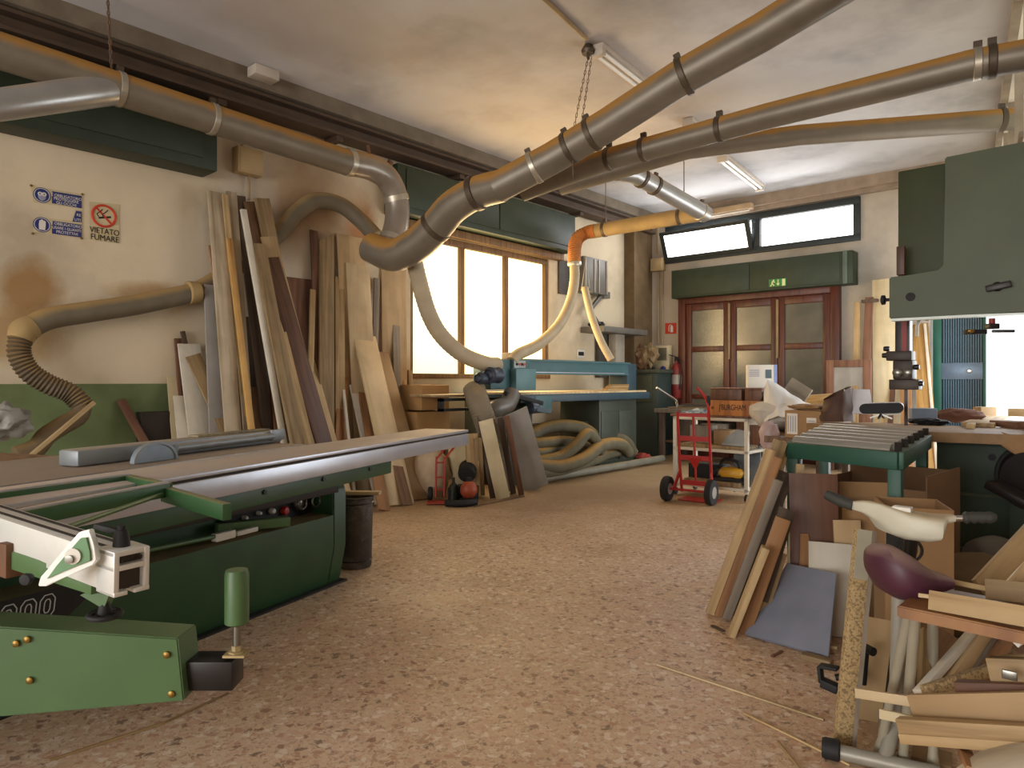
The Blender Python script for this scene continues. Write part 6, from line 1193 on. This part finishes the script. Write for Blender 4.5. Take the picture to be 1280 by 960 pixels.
MB().box(PD(1262, 844, 1.80)-V((.017, .004, .012)), PD(1262, 844, 1.80)+V((.017, .004, .012)), .003).thing('latch', 'small steel latch on the block at the right edge', 'latch', M_steel)
MB().blob(PD(1278, 790, 1.9), (.035, .03, .035), 4, .25, 3).thing('paper_scrap', 'crumpled white paper scrap at the right edge beside the stool', 'paper', M_swh)
A = F(1128, 948, .015); board('flat grey-tan piece lying on the floor below the stool', F(1140, 945)+UP*.012, F(1190, 958)+UP*.012, .10, .022, WD['mdf'], UP, 'offcut', 'wood offcut', OH)
sc_('wide white board with an orange edge at the bottom right corner', (1212, 955, 1.72), (1330, 945, 1.52), .16, .02, 'white', V((.25, -.3, 1)), 'panel', 'panel')
sc_('orange edging strip of the white corner board', (1206, 940, 1.80), (1216, 965, 1.66), .03, .02, 'orange', V((.25, -.3, 1)), 'strip', 'wood strip')
lb_('brown sheet standing in shade behind the stool', (DR(2.75, 1.62)), (1200, 800, 2.7), .35, 'brown', .012, V((.5, -.8, .1)), 'panel', 'panel', OH)
lb_('tan sheet standing between the chipboard strip and the stool', (DR(2.55, 1.30)), (1092, 772, 2.6), .16, 'ply', .012, V((.5, -.8, .1)), 'panel', 'panel', OH)
MB().blob(DR(3.5, 2.32, .16), (.40, .26, .20), 5, .14, 2.0, 4).thing('sack', 'brown crumpled sack on the floor before the band saw base', 'sack', paint('sack_tan', '#6f5a3e', .9, var=.25, bump=.7))
MB().blob(DR(3.7, 2.62, .22), (.2, .16, .2), 7, .1, 1.6, 4).thing('plastic_bag', 'pale plastic bag behind the brown sack', 'bag', paint('bag_pale', '#625c52', .5, var=.2))
board('dark green batten lying on the brown sack', DR(3.1, 2.02, .18), DR(3.2, 2.32, .30), .06, .03, M_rg, UP, 'batten', 'batten')
m = MB()
def cb_(u, v): p = PD(1252+u*60, 540+v*46*(.3+.7*u)+4*math.sin(u*5), 4.3-.2*u); return p+V((.02*math.sin(v*6), 0, 0))
m.grid(cb_, 14, 8); o_ = m.thing('cardboard_sheet', 'bent brown cardboard sheet hanging over the right end of the band saw table', 'cardboard', M_cart); md = o_.modifiers.new('thick', 'SOLIDIFY'); md.thickness = .006
# splinters on the floor
SG = 'splinters on the floor'
for i, (a, b, w_, mt, lab) in enumerate((((822, 832), (1030, 901), .014, 'plyl', 'long pale splinter on the floor pointing at the chipboard strip'), ((930, 893), (1062, 958), .006, 'pale', 'thin splinter near the foot of the chipboard strip'), ((972, 928), (1010, 975), .008, 'pine', 'short thin splinter at the bottom edge below the thin one'), ((62, 952), (205, 905), .01, 'pine', 'thin splinter on the floor below the saw swing arm'), ((205, 905), (285, 868), .006, 'tan', 'second splinter on the floor by the black square tube'), ((890, 783), (905, 790), .02, 'dark', 'dark chip on the floor at the foot of the leaning boards'), ((965, 822), (978, 815), .012, 'red', 'red-brown chip on the floor before the bluish panel'))):
    board(lab, F(*a)+UP*.005, F(*b)+UP*.005, w_, .006, WD[mt], UP, 'splinter', 'splinter', SG, bev=0)
# ================================================================== LIGHT, SKY, CAMERA
wd = bpy.data.worlds.new('sky'); bpy.context.scene.world = wd; wd.use_nodes = True
wd.node_tree.nodes['Background'].inputs[0].default_value = (.97, .99, 1.0, 1); wd.node_tree.nodes['Background'].inputs[1].default_value = 2.2
def area(name, loc, look, sx, sy, power, col):
    l = bpy.data.lights.new(name, 'AREA'); l.shape = 'RECTANGLE'; l.size = sx; l.size_y = sy; l.energy = power; l.color = col
    o = bpy.data.objects.new(name, l); C.objects.link(o); o.location = loc; d = (V(look)-V(loc)).normalized(); o.rotation_euler = d.to_track_quat('-Z', 'Y').to_euler(); return o
# daylight coming in through the left window, the clerestory and the loading opening
area('daylight_left_window', (XL+.06, (WY0+WY1)/2, (WZ0+WZ1)/2), (0, (WY0+WY1)/2-.3, 1.9), WY1-WY0-.2, WZ1-WZ0-.2, 115, (1.0, .68, .34))
area('daylight_clerestory', ((CX0+CX1)/2, YB-.5, 3.6), ((CX0+CX1)/2, 4, 2.2), CX1-CX0-.2, .5, 35, (.97, .98, 1))
area('daylight_loading_opening', RA+rd*2.4+rn*.1+V((0,0,1.3)), (-4, 7.5, 1.2), 4.0, 2.0, 120, (.9, .96, 1))
area('rear_fill', (-2.0, -7.9, 1.9), (-2.6, 4, 1.6), 7.0, 3.2, 620, (1, .975, .95))  # added fill behind the viewpoint to lift the foreground; no such source known
cam = bpy.data.cameras.new('camera'); co = bpy.data.objects.new('camera', cam); C.objects.link(co)
cam.sensor_width = 36; cam.lens = 36*FX/1280; cam.shift_y = -4/1280; cam.clip_start = .05
co.location = CAM; co.rotation_euler = (math.pi/2, 0, YAW)
S = bpy.context.scene; S.camera = co
S.view_settings.view_transform = 'Standard'; S.view_settings.look = 'None'; S.view_settings.gamma = 1; S.view_settings.use_curve_mapping = False; S.view_settings.exposure = -.1
S.cycles.max_bounces = 7; S.cycles.diffuse_bounces = 5; S.cycles.use_denoising = True; S.cycles.sample_clamp_indirect = 6
